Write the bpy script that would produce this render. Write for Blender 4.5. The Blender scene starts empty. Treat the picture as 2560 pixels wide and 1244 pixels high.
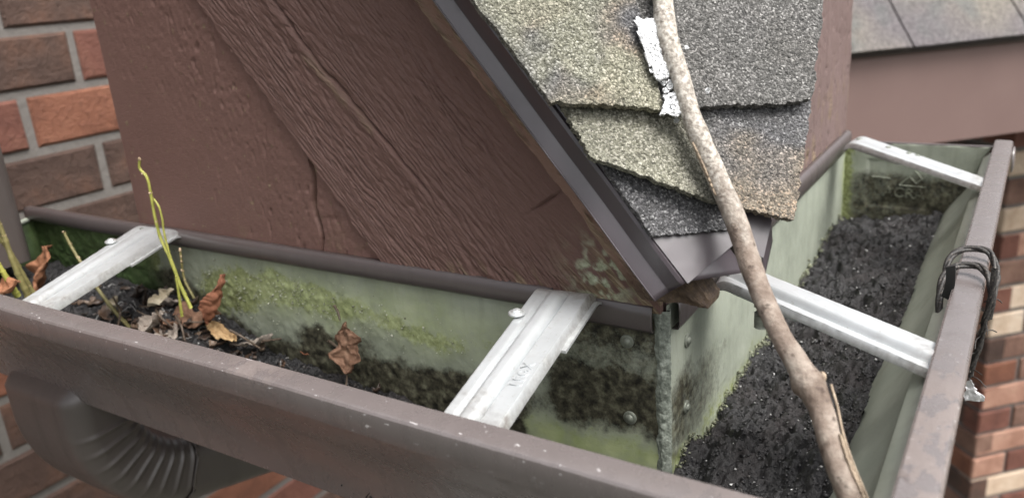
import bpy, math, random
import numpy as np
from mathutils import Matrix, Vector

random.seed(7)
rng = np.random.default_rng(7)
scene = bpy.context.scene
COL = scene.collection

# ---------------------------------------------------------------- camera
PP = np.array([1280.0, 622.0])
VPA = np.array([-2050.0, 190.0])
VPB = np.array([2640.0, -170.0])
FPX = math.sqrt(-float((VPA - PP) @ (VPB - PP)))
def _d(p):
    v = np.array([p[0] - PP[0], p[1] - PP[1], FPX])
    return v / np.linalg.norm(v)
_X = -_d(VPA)
_Z = np.cross(_X, _d(VPB)); _Z /= np.linalg.norm(_Z)
_Y = np.cross(_Z, _X)
ROT = np.stack([_X, _Y, _Z])
CAM = np.array([0.14706709, -0.35954246, 0.16655097])
cam_data = bpy.data.cameras.new('camera')
cam_data.sensor_width = 36.0
cam_data.lens = FPX / 2560.0 * 36.0
cam_data.clip_start = 0.01
cam_data.clip_end = 500.0
cam_data.dof.use_dof = True
cam_data.dof.focus_distance = 0.43
cam_data.dof.aperture_fstop = 9.5
cam = bpy.data.objects.new('camera', cam_data)
COL.objects.link(cam)
m3 = ROT @ np.diag([1.0, -1.0, -1.0])
M = Matrix([list(m3[i]) + [CAM[i]] for i in range(3)] + [[0, 0, 0, 1]])
cam.matrix_world = M
scene.camera = cam

# ---------------------------------------------------------------- sky, sun, exposure (overcast day)
SUN_EL, SUN_AZ = 60.0, 98.0     # azimuth clockwise from +Y
world = bpy.data.worlds.new('World')
scene.world = world
world.use_nodes = True
wn = world.node_tree.nodes; wl = world.node_tree.links
wn.clear()
wo = wn.new('ShaderNodeOutputWorld'); bg = wn.new('ShaderNodeBackground')
sky = wn.new('ShaderNodeTexSky'); sky.sky_type = 'NISHITA'; sky.sun_disc = False
sky.sun_elevation = math.radians(SUN_EL); sky.sun_rotation = math.radians(SUN_AZ)
sky.air_density = 1.0; sky.dust_density = 8.0; sky.ozone_density = 1.0
hs = wn.new('ShaderNodeHueSaturation'); hs.inputs['Saturation'].default_value = 0.22
wl.new(sky.outputs[0], hs.inputs['Color']); wl.new(hs.outputs[0], bg.inputs['Color'])
bg.inputs['Strength'].default_value = 0.15
wl.new(bg.outputs[0], wo.inputs['Surface'])
sun_data = bpy.data.lights.new('sun', 'SUN')
sun_data.energy = 1.5
sun_data.angle = math.radians(32)
sun_data.color = (1.0, 0.97, 0.93)
sun = bpy.data.objects.new('sun', sun_data); COL.objects.link(sun)
az, el = math.radians(SUN_AZ), math.radians(SUN_EL)
sdir = Vector((math.sin(az) * math.cos(el), math.cos(az) * math.cos(el), math.sin(el)))
sun.rotation_euler = sdir.to_track_quat('Z', 'Y').to_euler()
sun.location = (0, -1, 3)
vs = scene.view_settings
vs.view_transform = 'Standard'; vs.look = 'None'; vs.gamma = 1.0; vs.use_curve_mapping = False
vs.exposure = 0.95

# ---------------------------------------------------------------- photograph pixel -> point on a real plane
def ray(px, py):
    return ROT @ np.array([px - PP[0], py - PP[1], FPX])
def on(px, py, n, c):
    n = np.asarray(n, float); r = ray(px, py)
    return CAM + r * ((c - n @ CAM) / (n @ r))
def atx(px, py, v): return on(px, py, (1, 0, 0), v)
def aty(px, py, v): return on(px, py, (0, 1, 0), v)
def atz(px, py, v): return on(px, py, (0, 0, 1), v)
KR = 1.249
RN = np.array([KR, -KR, 1.0]); RN /= np.linalg.norm(RN)
RC = RN @ np.array([0.0232, -0.03, 0.0286])
def atroof(px, py, h=0.0): return on(px, py, RN, RC + h)

# ---------------------------------------------------------------- numpy noise
def _hash(ix, iy, iz, seed):
    h = (ix * 374761393 + iy * 668265263 + iz * 1274126177 + seed * 2246822519) & 0xFFFFFFFF
    h = ((h ^ (h >> 13)) * 1274126177) & 0xFFFFFFFF
    return ((h ^ (h >> 16)) & 0xFFFF) / 65535.0
def vnoise(p, seed=0):
    p = np.asarray(p, float)
    i = np.floor(p).astype(np.int64); f = p - i
    f = f * f * (3 - 2 * f)
    r = 0
    for dx in (0, 1):
        wx = f[..., 0] if dx else 1 - f[..., 0]
        for dy in (0, 1):
            wy = f[..., 1] if dy else 1 - f[..., 1]
            for dz in (0, 1):
                wz = f[..., 2] if dz else 1 - f[..., 2]
                r = r + wx * wy * wz * _hash(i[..., 0] + dx, i[..., 1] + dy, i[..., 2] + dz, seed)
    return r
def fbm(p, seed=0, octs=4, gain=0.5):
    p = np.asarray(p, float); a = 1.0; s = 0.0; t = 0.0
    for o in range(octs):
        s = s + a * vnoise(p, seed + o * 17); t += a; a *= gain; p = p * 2.03
    return s / t            # 0..1
def sstep(a, b, x):
    t = np.clip((x - a) / (b - a), 0, 1)
    return t * t * (3 - 2 * t)
def p3(*a):
    return np.stack(np.broadcast_arrays(*[np.asarray(v, float) for v in a]), -1)

# ---------------------------------------------------------------- objects
def empty(name, loc):
    o = bpy.data.objects.new(name, None); COL.objects.link(o)
    o.location = [float(v) for v in loc]; o.empty_display_size = 0.02
    return o
def tag(o, label=None, cat=None, group=None, kind=None):
    if label: o['label'] = label
    if cat: o['category'] = cat
    if group: o['group'] = group
    if kind: o['kind'] = kind
    return o
def world_off(p):
    v = Vector((0, 0, 0))
    while p is not None:
        v = v + p.location; p = p.parent
    return v
def add_mesh(name, me, mat, parent=None):
    o = bpy.data.objects.new(name, me); COL.objects.link(o)
    if mat is not None and not me.materials: me.materials.append(mat)
    if parent is not None:
        o.parent = parent
        o.location = -world_off(parent)
    return o
def np_mesh(name, V, F, smooth=True, attrs=None):
    V = np.asarray(V, np.float32).reshape(-1, 3)
    me = bpy.data.meshes.new(name)
    if isinstance(F, np.ndarray):
        nf, k = F.shape
        me.vertices.add(len(V)); me.vertices.foreach_set('co', V.ravel())
        me.loops.add(nf * k); me.loops.foreach_set('vertex_index', F.astype(np.int32).ravel())
        me.polygons.add(nf)
        me.polygons.foreach_set('loop_start', np.arange(0, nf * k, k, dtype=np.int32))
        me.update(calc_edges=True); me.validate()
    else:
        me.from_pydata([tuple(map(float, v)) for v in V], [], [tuple(int(i) for i in f) for f in F]); me.update()
    if smooth:
        me.polygons.foreach_set('use_smooth', np.ones(len(me.polygons), bool))
    for n, a in (attrs or {}).items():
        at = me.attributes.new(n, 'FLOAT', 'POINT')
        at.data.foreach_set('value', np.asarray(a, np.float32).ravel())
    return me
def grid_faces(nu, nv, flip=False, wrap_v=False):
    i = np.arange(nu - 1)[:, None]; nvv = nv if wrap_v else nv - 1
    j = np.arange(nvv)[None, :]; j2 = (j + 1) % nv
    a = i * nv + j; b = (i + 1) * nv + j; c = (i + 1) * nv + j2; d = i * nv + j2
    F = np.stack([a + 0 * j, b + 0 * j, c + 0 * i, d + 0 * i], -1).reshape(-1, 4)
    return F[:, ::-1] if flip else F
def sheet(name, P, mat, parent=None, flip=False, attrs=None, solid=0.0, smooth=True, sharp=0):
    nu, nv = P.shape[:2]
    me = np_mesh(name, P, grid_faces(nu, nv, flip), smooth, attrs)
    o = add_mesh(name, me, mat, parent)
    if sharp: me.set_sharp_from_angle(angle=math.radians(sharp))
    if solid:
        md = o.modifiers.new('thickness', 'SOLIDIFY'); md.thickness = solid; md.offset = -1
    return o
def slab(name, P, back, mat, parent=None, attrs=None, smooth=True):
    """closed solid: front grid P, shifted back by vector(s) `back`"""
    nu, nv = P.shape[:2]; n = nu * nv
    Q = P + np.asarray(back)
    F = [grid_faces(nu, nv), grid_faces(nu, nv, True) + n]
    idx = np.arange(n).reshape(nu, nv)
    ring = np.concatenate([idx[:, 0], idx[-1, 1:], idx[-2::-1, -1], idx[0, -2:0:-1]])
    r2 = np.roll(ring, -1)
    F.append(np.stack([r2, ring, ring + n, r2 + n], -1))
    at = {k: np.concatenate([np.ravel(a), np.ravel(a)]) for k, a in (attrs or {}).items()}
    me = np_mesh(name, np.concatenate([P.reshape(-1, 3), Q.reshape(-1, 3)]), np.concatenate(F), smooth, at)
    # orient outward
    o = add_mesh(name, me, mat, parent)
    if smooth:
        me.set_sharp_from_angle(angle=math.radians(50))
    return o
def bilerp(c00, c10, c11, c01, nu, nv):
    u = np.linspace(0, 1, nu)[:, None, None]; v = np.linspace(0, 1, nv)[None, :, None]
    c00, c10, c11, c01 = map(np.asarray, (c00, c10, c11, c01))
    return c00 * (1 - u) * (1 - v) + c10 * u * (1 - v) + c11 * u * v + c01 * (1 - u) * v
def box_mesh(name, lo, hi, bevel=0.0):
    x0, y0, z0 = lo; x1, y1, z1 = hi
    V = [(x0, y0, z0), (x1, y0, z0), (x1, y1, z0), (x0, y1, z0), (x0, y0, z1), (x1, y0, z1), (x1, y1, z1), (x0, y1, z1)]
    F = [(0, 3, 2, 1), (4, 5, 6, 7), (0, 1, 5, 4), (1, 2, 6, 5), (2, 3, 7, 6), (3, 0, 4, 7)]
    me = bpy.data.meshes.new(name)
    if bevel:
        import bmesh
        bm = bmesh.new(); vs_ = [bm.verts.new(v) for v in V]
        for f in F: bm.faces.new([vs_[i] for i in f])
        bmesh.ops.bevel(bm, geom=bm.edges[:], offset=bevel, segments=1, affect='EDGES')
        bm.to_mesh(me); bm.free()
    else:
        me.from_pydata(V, [], F)
    me.update()
    return me
def spline(pts, n):
    pts = np.asarray(pts, float)
    d = np.r_[0, np.cumsum(np.linalg.norm(np.diff(pts[:, :3], axis=0), axis=1))]
    t = np.linspace(0, d[-1], n); out = np.zeros((n, pts.shape[1]))
    m = np.gradient(pts, d, axis=0)
    k = np.clip(np.searchsorted(d, t, 'right') - 1, 0, len(d) - 2)
    h = d[k + 1] - d[k]; s = ((t - d[k]) / h)[:, None]; h = h[:, None]
    out = ((2*s**3 - 3*s**2 + 1) * pts[k] + (s**3 - 2*s**2 + s) * h * m[k] + (-2*s**3 + 3*s**2) * pts[k+1] + (s**3 - s**2) * h * m[k+1])
    return out
def frames(P):
    T = np.gradient(P, axis=0); T /= np.linalg.norm(T, axis=1, keepdims=True)
    N = np.zeros_like(P)
    a = np.array([0, 0, 1.0]) if abs(T[0, 2]) < 0.9 else np.array([1.0, 0, 0])
    n = np.cross(T[0], a); n /= np.linalg.norm(n)
    for i in range(len(P)):
        n = n - T[i] * (n @ T[i]); n /= np.linalg.norm(n); N[i] = n
    return T, N, np.cross(T, N)
def tube_grid(P, R, ns, radial=None):
    """R (n,) ; radial(i_arr, ang_arr)->multiplier"""
    T, N, B = frames(P)
    a = np.linspace(0, 2 * math.pi, ns, endpoint=False)
    r = np.broadcast_to(np.asarray(R, float), (len(P),))[:, None] * np.ones((1, ns))
    if radial is not None: r = r * radial(np.arange(len(P))[:, None] / (len(P) - 1), a[None, :])
    return P[:, None] + r[..., None] * (np.cos(a)[None, :, None] * N[:, None] + np.sin(a)[None, :, None] * B[:, None])
def tube(name, P, R, ns, mat, parent=None, radial=None, attrs=None, cap=True):
    G = tube_grid(P, R, ns, radial); n = len(P)
    V = G.reshape(-1, 3); F = [tuple(f) for f in grid_faces(n, ns, False, True)]
    if cap:
        F.append(tuple(range(ns))[::-1]); F.append(tuple(range((n - 1) * ns, n * ns)))
    me = np_mesh(name, V, F, True, attrs)
    return add_mesh(name, me, mat, parent)
def dome(name, c, n, r, h, mat, parent=None, washer=None, seg=20, rings=6):
    """rivet or screw head: dome of radius r, height h on a thin washer"""
    c = np.asarray(c, float); n = np.asarray(n, float) / np.linalg.norm(n)
    a = np.array([0, 0, 1.0]) if abs(n[2]) < 0.9 else np.array([1.0, 0, 0])
    e1 = np.cross(n, a); e1 /= np.linalg.norm(e1); e2 = np.cross(n, e1)
    prof = []
    if washer: prof += [(washer, -0.0006), (washer, 0.0004), (washer * .93, 0.0007), (r * 1.02, 0.0007)]
    else: prof += [(r, -0.0008)]
    for k in range(rings + 1):
        t = k / rings * math.pi / 2
        prof.append((max(r * math.cos(t), 1e-5), (0.0007 if washer else 0) + h * math.sin(t)))
    ang = np.linspace(0, 2 * math.pi, seg, endpoint=False)
    G = np.array([[c + rr * (math.cos(t) * e1 + math.sin(t) * e2) + hh * n for t in ang] for rr, hh in prof])
    me = np_mesh(name, G, grid_faces(len(prof), seg, True, True))
    return add_mesh(name, me, mat, parent)

# ---------------------------------------------------------------- material helper
class Mat:
    def __init__(s, name):
        s.m = bpy.data.materials.new(name); s.m.use_nodes = True
        s.n = s.m.node_tree.nodes; s.l = s.m.node_tree.links
        s.b = s.n['Principled BSDF']; s.tc = None
    def _in(s, sock, v):
        if v is None: return
        if isinstance(v, bpy.types.NodeSocket): s.l.new(v, sock)
        elif isinstance(v, (tuple, list)) and sock.type == 'RGBA': sock.default_value = tuple(v) + ((1,) if len(v) == 3 else ())
        else: sock.default_value = v
    def co(s, which='Object'):
        if s.tc is None: s.tc = s.n.new('ShaderNodeTexCoord')
        return s.tc.outputs[which]
    def map(s, scale=(1, 1, 1), rot=(0, 0, 0), vec=None, loc=(0, 0, 0)):
        k = s.n.new('ShaderNodeMapping'); s._in(k.inputs['Vector'], vec or s.co())
        k.inputs['Scale'].default_value = scale; k.inputs['Rotation'].default_value = rot; s._in(k.inputs['Location'], loc)
        return k.outputs[0]
    def noise(s, scale, detail=4, rough=0.55, vec=None, out='Fac', dist=0.0):
        k = s.n.new('ShaderNodeTexNoise'); s._in(k.inputs['Vector'], vec or s.co())
        k.inputs['Scale'].default_value = scale; k.inputs['Detail'].default_value = detail
        k.inputs['Roughness'].default_value = rough; k.inputs['Distortion'].default_value = dist
        return k.outputs[out]
    def vor(s, scale, vec=None, out='Distance', feature='F1', rand=1.0):
        k = s.n.new('ShaderNodeTexVoronoi'); k.feature = feature; s._in(k.inputs['Vector'], vec or s.co())
        k.inputs['Scale'].default_value = scale; k.inputs['Randomness'].default_value = rand
        return k.outputs[out]
    def ramp(s, fac, stops, interp='LINEAR'):
        k = s.n.new('ShaderNodeValToRGB'); s._in(k.inputs[0], fac); e = k.color_ramp.elements
        k.color_ramp.interpolation = interp
        while len(e) < len(stops): e.new(0.5)
        for el_, (p, c) in zip(e, stops):
            el_.position = p
            el_.color = (c, c, c, 1) if not isinstance(c, (tuple, list)) else tuple(c) + (1,)
        return k.outputs[0]
    def mix(s, fac, a, b, mode='MIX'):
        k = s.n.new('ShaderNodeMix'); k.data_type = 'RGBA'; k.blend_type = mode
        s._in(k.inputs[0], fac); s._in(k.inputs[6], a); s._in(k.inputs[7], b)
        return k.outputs[2]
    def math(s, op, a, b=None, clamp=False):
        k = s.n.new('ShaderNodeMath'); k.operation = op; k.use_clamp = clamp
        s._in(k.inputs[0], a); s._in(k.inputs[1], b)
        return k.outputs[0]
    def attr(s, name):
        k = s.n.new('ShaderNodeAttribute'); k.attribute_name = name
        return k.outputs['Fac']
    def rand(s):
        k = s.n.new('ShaderNodeObjectInfo'); return k.outputs['Random']
    def bump(s, h, strength=0.5, dist=0.001, normal=None):
        k = s.n.new('ShaderNodeBump'); k.inputs['Strength'].default_value = strength
        k.inputs['Distance'].default_value = dist; s._in(k.inputs['Height'], h); s._in(k.inputs['Normal'], normal)
        return k.outputs[0]
    def done(s, color, rough=0.5, metal=0.0, normal=None, spec=0.5, coat=None):
        s._in(s.b.inputs['Base Color'], color); s._in(s.b.inputs['Roughness'], rough)
        s._in(s.b.inputs['Metallic'], metal); s._in(s.b.inputs['Normal'], normal)
        s._in(s.b.inputs['Specular IOR Level'], spec)
        if coat: s.b.inputs['Coat Weight'].default_value = coat; s.b.inputs['Coat Roughness'].default_value = 0.15
        return s.m

def lin(r, g, b):
    f = lambda c: (c / 12.92 if c <= 0.04045 else ((c + 0.055) / 1.055) ** 2.4)
    return (f(r / 255), f(g / 255), f(b / 255))

# --- painted rough timber
def m_wood(name, base, dark, bump_s, grain_rot):
    k = Mat(name)
    g = k.map((1, 1, 1), grain_rot)
    g2 = k.map((60, 60, 900), vec=g)     # stretched across the grain
    n1 = k.noise(1.0, 5, 0.6, g2)
    n2 = k.noise(12, 4, 0.6)
    n3 = k.noise(650, 5, 0.7)
    worn = k.attr('worn'); moss = k.attr('moss')
    c = k.mix(n2, dark, base)
    c = k.mix(k.ramp(n3, [(0.55, 0.0), (0.8, 0.35)]), c, tuple(v * 0.75 for v in base))
    grey = k.ramp(n1, [(0.3, (0.07, 0.045, 0.026)), (0.55, (0.20, 0.145, 0.090)), (0.75, (0.42, 0.35, 0.25))])
    c = k.mix(worn, c, grey)
    mc = k.ramp(k.noise(260, 4, 0.7), [(0.3, (0.16, 0.17, 0.10)), (0.55, (0.38, 0.41, 0.29)), (0.75, (0.55, 0.58, 0.46))])
    c = k.mix(moss, c, mc)
    c = k.mix(k.attr('rot'), c, k.ramp(k.noise(300, 4, 0.7), [(0.35, (0.025, 0.016, 0.010)), (0.6, (0.085, 0.058, 0.034)), (0.8, (0.20, 0.16, 0.10))]))
    b = k.bump(n1, bump_s, 0.0012)
    b = k.bump(n3, 0.65, 0.0008, b)
    return k.done(c, k.math('ADD', 0.42, k.math('MULTIPLY', n3, 0.35)), 0, b, 0.4)
A_GR = math.atan2(0.7806, 0.625)
BROWN = (0.172, 0.095, 0.079); BROWN_D = (0.132, 0.072, 0.059)
M_PANEL = m_wood('brown_painted_sheet', BROWN, BROWN_D, 0.10, (0, 0, 0))
M_BOARD = m_wood('brown_rough_sawn_board', (0.158, 0.088, 0.073), (0.112, 0.062, 0.051), 0.75, (0, -(math.pi / 2 - A_GR) , 0))
M_TRIM = m_wood('weathered_trim', (0.27, 0.165, 0.125), (0.17, 0.100, 0.073), 0.8, (0, -(math.pi / 2 - A_GR), 0))
M_SIDE = m_wood('brown_side_board', (0.170, 0.118, 0.110), (0.130, 0.088, 0.081), 0.35, (0, 0, 0))

def m_metal_paint(name, base, rough, scr=0.0, dirt=0.0, spec=0.8):
    k = Mat(name)
    n = k.noise(35, 4, 0.6); n2 = k.noise(300, 3, 0.6)
    c = k.mix(n, tuple(v * 0.88 for v in base), tuple(min(1, v * 1.1) for v in base))
    r = k.math('ADD', rough, k.math('MULTIPLY', n2, 0.14))
    b = k.bump(k.noise(180, 3, 0.5), 0.06, 0.0006)
    b = k.bump(k.noise(22, 3, 0.5), 0.22, 0.004, b)
    st_ = k.ramp(k.noise(1, 4, 0.65, k.map((70, 70, 9))), [(0.48, 0.0), (0.70, 0.55)])
    c = k.mix(st_, c, tuple(v * 0.72 for v in base))
    r = k.math('ADD', r, k.math('MULTIPLY', st_, 0.22))
    if dirt:
        d = k.math('MULTIPLY', k.attr('dirt'), k.ramp(k.noise(95, 5, 0.62, k.map((1, 0.55, 1))), [(0.47, 0.0), (0.50, 1.0)]))
        c = k.mix(k.math('MULTIPLY', d, 0.8), c, (0.135, 0.108, 0.098))
        r = k.math('ADD', r, k.math('MULTIPLY', d, 0.4))
        b = k.bump(k.math('MULTIPLY', k.attr('dirt'), k.noise(420, 3, 0.6)), 0.5, 0.0006, b)
    if scr:
        v = k.ramp(k.noise(520, 3, 0.6, k.map((0.40, 1.2, 1.2))), [(0.685, 0.0), (0.70, 1.0)])
        sc = k.math('MULTIPLY', k.attr('chip_glint'), v)
        c = k.mix(sc, c, (0.68, 0.66, 0.66))
    return k.done(c, r, 0.0, b, spec)
M_LIP = m_metal_paint('brown_gutter_paint', (0.128, 0.111, 0.108), 0.17, 1.0, 1.0, 1.0)
M_FLASH = m_metal_paint('dark_brown_flashing', (0.046, 0.036, 0.042), 0.24)
M_FLANGE = m_metal_paint('brown_grey_flange', (0.078, 0.064, 0.063), 0.26)
M_PIPE = m_metal_paint('brown_downspout_paint', (0.078, 0.065, 0.060), 0.34)

# --- galvanised inside with algae, grime
def m_trough():
    k = Mat('stained_galvanised')
    fine = k.noise(420, 5, 0.65); mid = k.noise(95, 5, 0.62); big = k.noise(22, 4, 0.6)
    base = k.ramp(big, [(0.3, (0.215, 0.235, 0.195)), (0.55, (0.300, 0.325, 0.270)), (0.75, (0.370, 0.395, 0.335))])
    base = k.mix(k.ramp(fine, [(0.5, 0.0), (0.75, 0.5)]), base, (0.30, 0.33, 0.24))
    streak = k.ramp(k.noise(1, 5, 0.65, k.map((130, 130, 14))), [(0.50, 0.0), (0.72, 1.0)])
    base = k.mix(k.math('MULTIPLY', streak, 0.45), base, (0.16, 0.18, 0.14))
    al = k.math('ADD', k.math('MULTIPLY', k.attr('algae'), 0.62), k.math('MULTIPLY', k.math('ADD', k.math('MULTIPLY', mid, 0.55), k.math('MULTIPLY', fine, 0.75)), 0.75))
    al = k.math('ADD', k.ramp(al, [(0.76, 0.0), (0.86, 0.85)]), k.math('MULTIPLY', k.attr('algae'), 0.30), True)
    ac = k.ramp(k.noise(330, 4, 0.7), [(0.28, (0.075, 0.085, 0.032)), (0.5, (0.20, 0.225, 0.095)), (0.72, (0.41, 0.45, 0.27))])
    c = k.mix(al, base, ac)
    c = k.mix(k.math('MULTIPLY', k.attr('film'), k.ramp(mid, [(0.30, 0.45), (0.55, 1.0)])), c, k.ramp(k.noise(45, 4, 0.6), [(0.3, (0.30, 0.355, 0.16)), (0.7, (0.47, 0.52, 0.29))]))
    gr = k.math('MULTIPLY', k.attr('grime'), 1.70)
    gr = k.math('SUBTRACT', gr, k.math('MULTIPLY', k.math('ADD', k.math('MULTIPLY', mid, 0.6), k.math('MULTIPLY', fine, 0.6)), 1.15), True)
    gr = k.ramp(gr, [(0.06, 0.0), (0.50, 1.0)])
    gc = k.ramp(k.noise(170, 5, 0.7), [(0.36, (0.010, 0.0095, 0.007)), (0.52, (0.060, 0.056, 0.038)), (0.70, (0.16, 0.16, 0.11))])
    c = k.mix(gr, c, gc)
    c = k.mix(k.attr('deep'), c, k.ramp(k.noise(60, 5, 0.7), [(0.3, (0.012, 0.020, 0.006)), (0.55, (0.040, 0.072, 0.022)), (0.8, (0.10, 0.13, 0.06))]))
    b = k.bump(fine, 0.35, 0.0006)
    return k.done(c, 0.55, 0.0, b, 0.35)
M_TROUGH = m_trough()
k = Mat('lining_metal'); n = k.noise(18, 4, 0.6); n2 = k.noise(420, 4, 0.6); n3 = k.noise(70, 5, 0.65)
c = k.ramp(n, [(0.3, (0.24, 0.26, 0.215)), (0.6, (0.32, 0.335, 0.285)), (0.8, (0.38, 0.39, 0.34))])
c = k.mix(k.ramp(n3, [(0.5, 0.0), (0.72, 0.5)]), c, (0.16, 0.165, 0.12))
c = k.mix(k.ramp(n2, [(0.6, 0.0), (0.75, 0.4)]), c, (0.12, 0.12, 0.09))
M_LINING = k.done(c, 0.42, 0, k.bump(n2, 0.12, 0.0004), 0.5)
k = Mat('galvanised_strap')
n = k.noise(60, 5, 0.6, k.map((1, 1, 1))); n2 = k.noise(500, 3, 0.6)
c = k.mix(n, (0.45, 0.47, 0.48), (0.56, 0.58, 0.59))
c = k.mix(k.ramp(k.noise(150, 5, 0.7), [(0.58, 0.0), (0.76, 0.35)]), c, (0.40, 0.41, 0.39))
c = k.mix(k.ramp(n2, [(0.62, 0.0), (0.74, 0.6)]), c, (0.36, 0.35, 0.32))
c = k.mix(k.attr('rust'), c, k.ramp(k.noise(240, 4, 0.7), [(0.35, (0.22, 0.19, 0.17)), (0.6, (0.50, 0.50, 0.48))]))
M_STRAP = k.done(c, k.math('ADD', 0.30, k.math('MULTIPLY', n, 0.2)), 0.45, k.bump(n2, 0.08, 0.0004), 0.5)
k = Mat('dull_fastener'); n = k.noise(600, 3)
M_BOLT = k.done(k.mix(n, (0.10, 0.11, 0.09), (0.30, 0.32, 0.27)), 0.5, 0.4)
k = Mat('bright_fastener'); M_RIVET = k.done((0.66, 0.68, 0.68), 0.3, 0.6)
k = Mat('sealant_crust'); n = k.noise(240, 5, 0.7); n2 = k.noise(900, 3, 0.6)
M_CAULK = k.done(k.ramp(n, [(0.25, (0.045, 0.050, 0.042)), (0.5, (0.17, 0.19, 0.16)), (0.72, (0.38, 0.41, 0.36))]), 0.6, 0, k.bump(n2, 0.6, 0.0008))

# --- silt
k = Mat('black_silt')
n = k.noise(300, 5, 0.7); n2 = k.noise(1400, 3, 0.6); n3 = k.noise(30, 3)
c = k.ramp(n, [(0.25, (0.003, 0.003, 0.0035)), (0.5, (0.012, 0.0115, 0.0125)), (0.75, (0.034, 0.033, 0.034))])
c = k.mix(k.ramp(n3, [(0.45, 0.0), (0.65, 0.45)]), c, (0.028, 0.021, 0.020))
c = k.mix(k.ramp(n2, [(0.70, 0.0), (0.76, 0.6)]), c, (0.14, 0.14, 0.14))
M_SILT = k.done(c, k.math('ADD', k.ramp(n, [(0.3, 0.20), (0.7, 0.50)]), k.ramp(n3, [(0.4, 0.0), (0.6, 0.25)])), 0, k.bump(n2, 0.7, 0.001, k.bump(n, 0.7, 0.002)), 0.5)
k = Mat('crumb'); c = k.ramp(k.attr('tone'), [(0.0, (0.010, 0.010, 0.011)), (0.80, (0.026, 0.025, 0.026)), (0.93, (0.07, 0.064, 0.06)), (0.97, (0.55, 0.55, 0.54)), (1.0, (0.75, 0.75, 0.74))], 'LINEAR')
M_CRUMB = k.done(c, 0.45, 0, None, 0.5)

# --- shingles
k = Mat('mineral_granules')
wv = k.n.new('ShaderNodeVectorMath'); wv.operation = 'MULTIPLY_ADD'; k._in(wv.inputs[0], k.noise(700, 2, 0.5, out='Color')); wv.inputs[1].default_value = (0.0016,) * 3; k._in(wv.inputs[2], k.co())
vc = k.vor(1100, wv.outputs[0], out='Color'); vd = k.vor(1100, wv.outputs[0])
sep = k.n.new('ShaderNodeSeparateColor'); k.l.new(vc, sep.inputs[0]); rr = sep.outputs[0]
char = k.ramp(rr, [(0.0, (0.035, 0.035, 0.038)), (0.5, (0.090, 0.089, 0.093)), (0.85, (0.165, 0.162, 0.168)), (1.0, (0.34, 0.34, 0.34))])
tan = k.ramp(rr, [(0.0, (0.085, 0.068, 0.050)), (0.4, (0.215, 0.178, 0.130)), (0.75, (0.34, 0.285, 0.21)), (1.0, (0.48, 0.33, 0.20))])
olive = k.ramp(rr, [(0.0, (0.095, 0.093, 0.066)), (0.4, (0.205, 0.203, 0.148)), (0.75, (0.315, 0.312, 0.240)), (1.0, (0.48, 0.47, 0.39))])
c = k.mix(k.attr('tan'), char, tan); c = k.mix(k.attr('olive'), c, olive)
c = k.mix(k.ramp(vd, [(0.45, 0.0), (0.75, 0.40)]), c, (0.03, 0.03, 0.027))
c = k.mix(k.ramp(k.noise(45, 3), [(0.35, 0.25), (0.6, 0.0)]), c, (0.06, 0.06, 0.055))
h = k.math('SUBTRACT', 1.0, vd)
M_SHINGLE = k.done(c, 0.8, 0, k.bump(h, 0.8, 0.0010), 0.3)
k = Mat('white_sealant'); n = k.noise(500, 4, 0.6)
M_WHITE = k.done(k.mix(k.ramp(k.noise(800, 4, 0.7), [(0.25, 0.0), (0.5, 1.0)]), (0.50, 0.50, 0.50), (0.80, 0.81, 0.82)), 0.7, 0, k.bump(k.vor(900), 0.9, 0.0012))
k = Mat('far_shingle'); vc = k.vor(330, out='Color')
sep = k.n.new('ShaderNodeSeparateColor'); k.l.new(vc, sep.inputs[0])
n = k.noise(3.6, 2, 0.5)
c = k.mix(k.ramp(n, [(0.42, 0.0), (0.56, 1.0)]), (0.125, 0.111, 0.116), (0.185, 0.165, 0.140))
c = k.mix(k.ramp(k.noise(9, 2), [(0.55, 0.0), (0.7, 0.8)]), c, (0.105, 0.112, 0.108))
c = k.mix(sep.outputs[0], k.mix(0.6, c, (0.05, 0.05, 0.05), 'MULTIPLY'), c)
M_FARSH = k.done(c, 0.85, 0, k.bump(k.vor(330), 0.5, 0.002))
k = Mat('brown_fascia_paint'); n = k.noise(14, 4, 0.6)
M_FASCIA = k.done(k.mix(n, (0.150, 0.096, 0.086), (0.178, 0.118, 0.106)), 0.55, 0, k.bump(k.noise(220, 3), 0.12, 0.001))
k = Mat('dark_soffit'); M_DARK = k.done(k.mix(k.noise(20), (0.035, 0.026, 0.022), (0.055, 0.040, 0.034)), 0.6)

# --- brick and mortar
def m_brick(name, a, b, c3, scale=1.0):
    k = Mat(name)
    off = k.n.new('ShaderNodeVectorMath'); off.operation = 'ADD'
    k._in(off.inputs[0], k.co()); rv = k.math('MULTIPLY', k.rand(), 37.0); k._in(off.inputs[1], rv)
    v = off.outputs[0]
    n = k.noise(16, 5, 0.65, v); n2 = k.noise(130, 5, 0.7, v); n3 = k.noise(60, 3, 0.6, k.map((1, 0.25, 1), vec=v))
    c = k.ramp(n, [(0.3, a), (0.52, b), (0.72, c3)])
    c = k.mix(k.ramp(n2, [(0.56, 0.0), (0.74, 0.75)]), c, tuple(x * 0.35 for x in a))
    c = k.mix(k.ramp(n2, [(0.22, 0.5), (0.34, 0.0)]), c, tuple(min(1, x * 2.0) for x in c3))
    c = k.mix(k.math('MULTIPLY', k.rand(), 0.30), c, a)
    b_ = k.bump(n2, 0.8, 0.004, k.bump(n3, 0.6, 0.003))
    return k.done(c, 0.75, 0, b_, 0.3)
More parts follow.
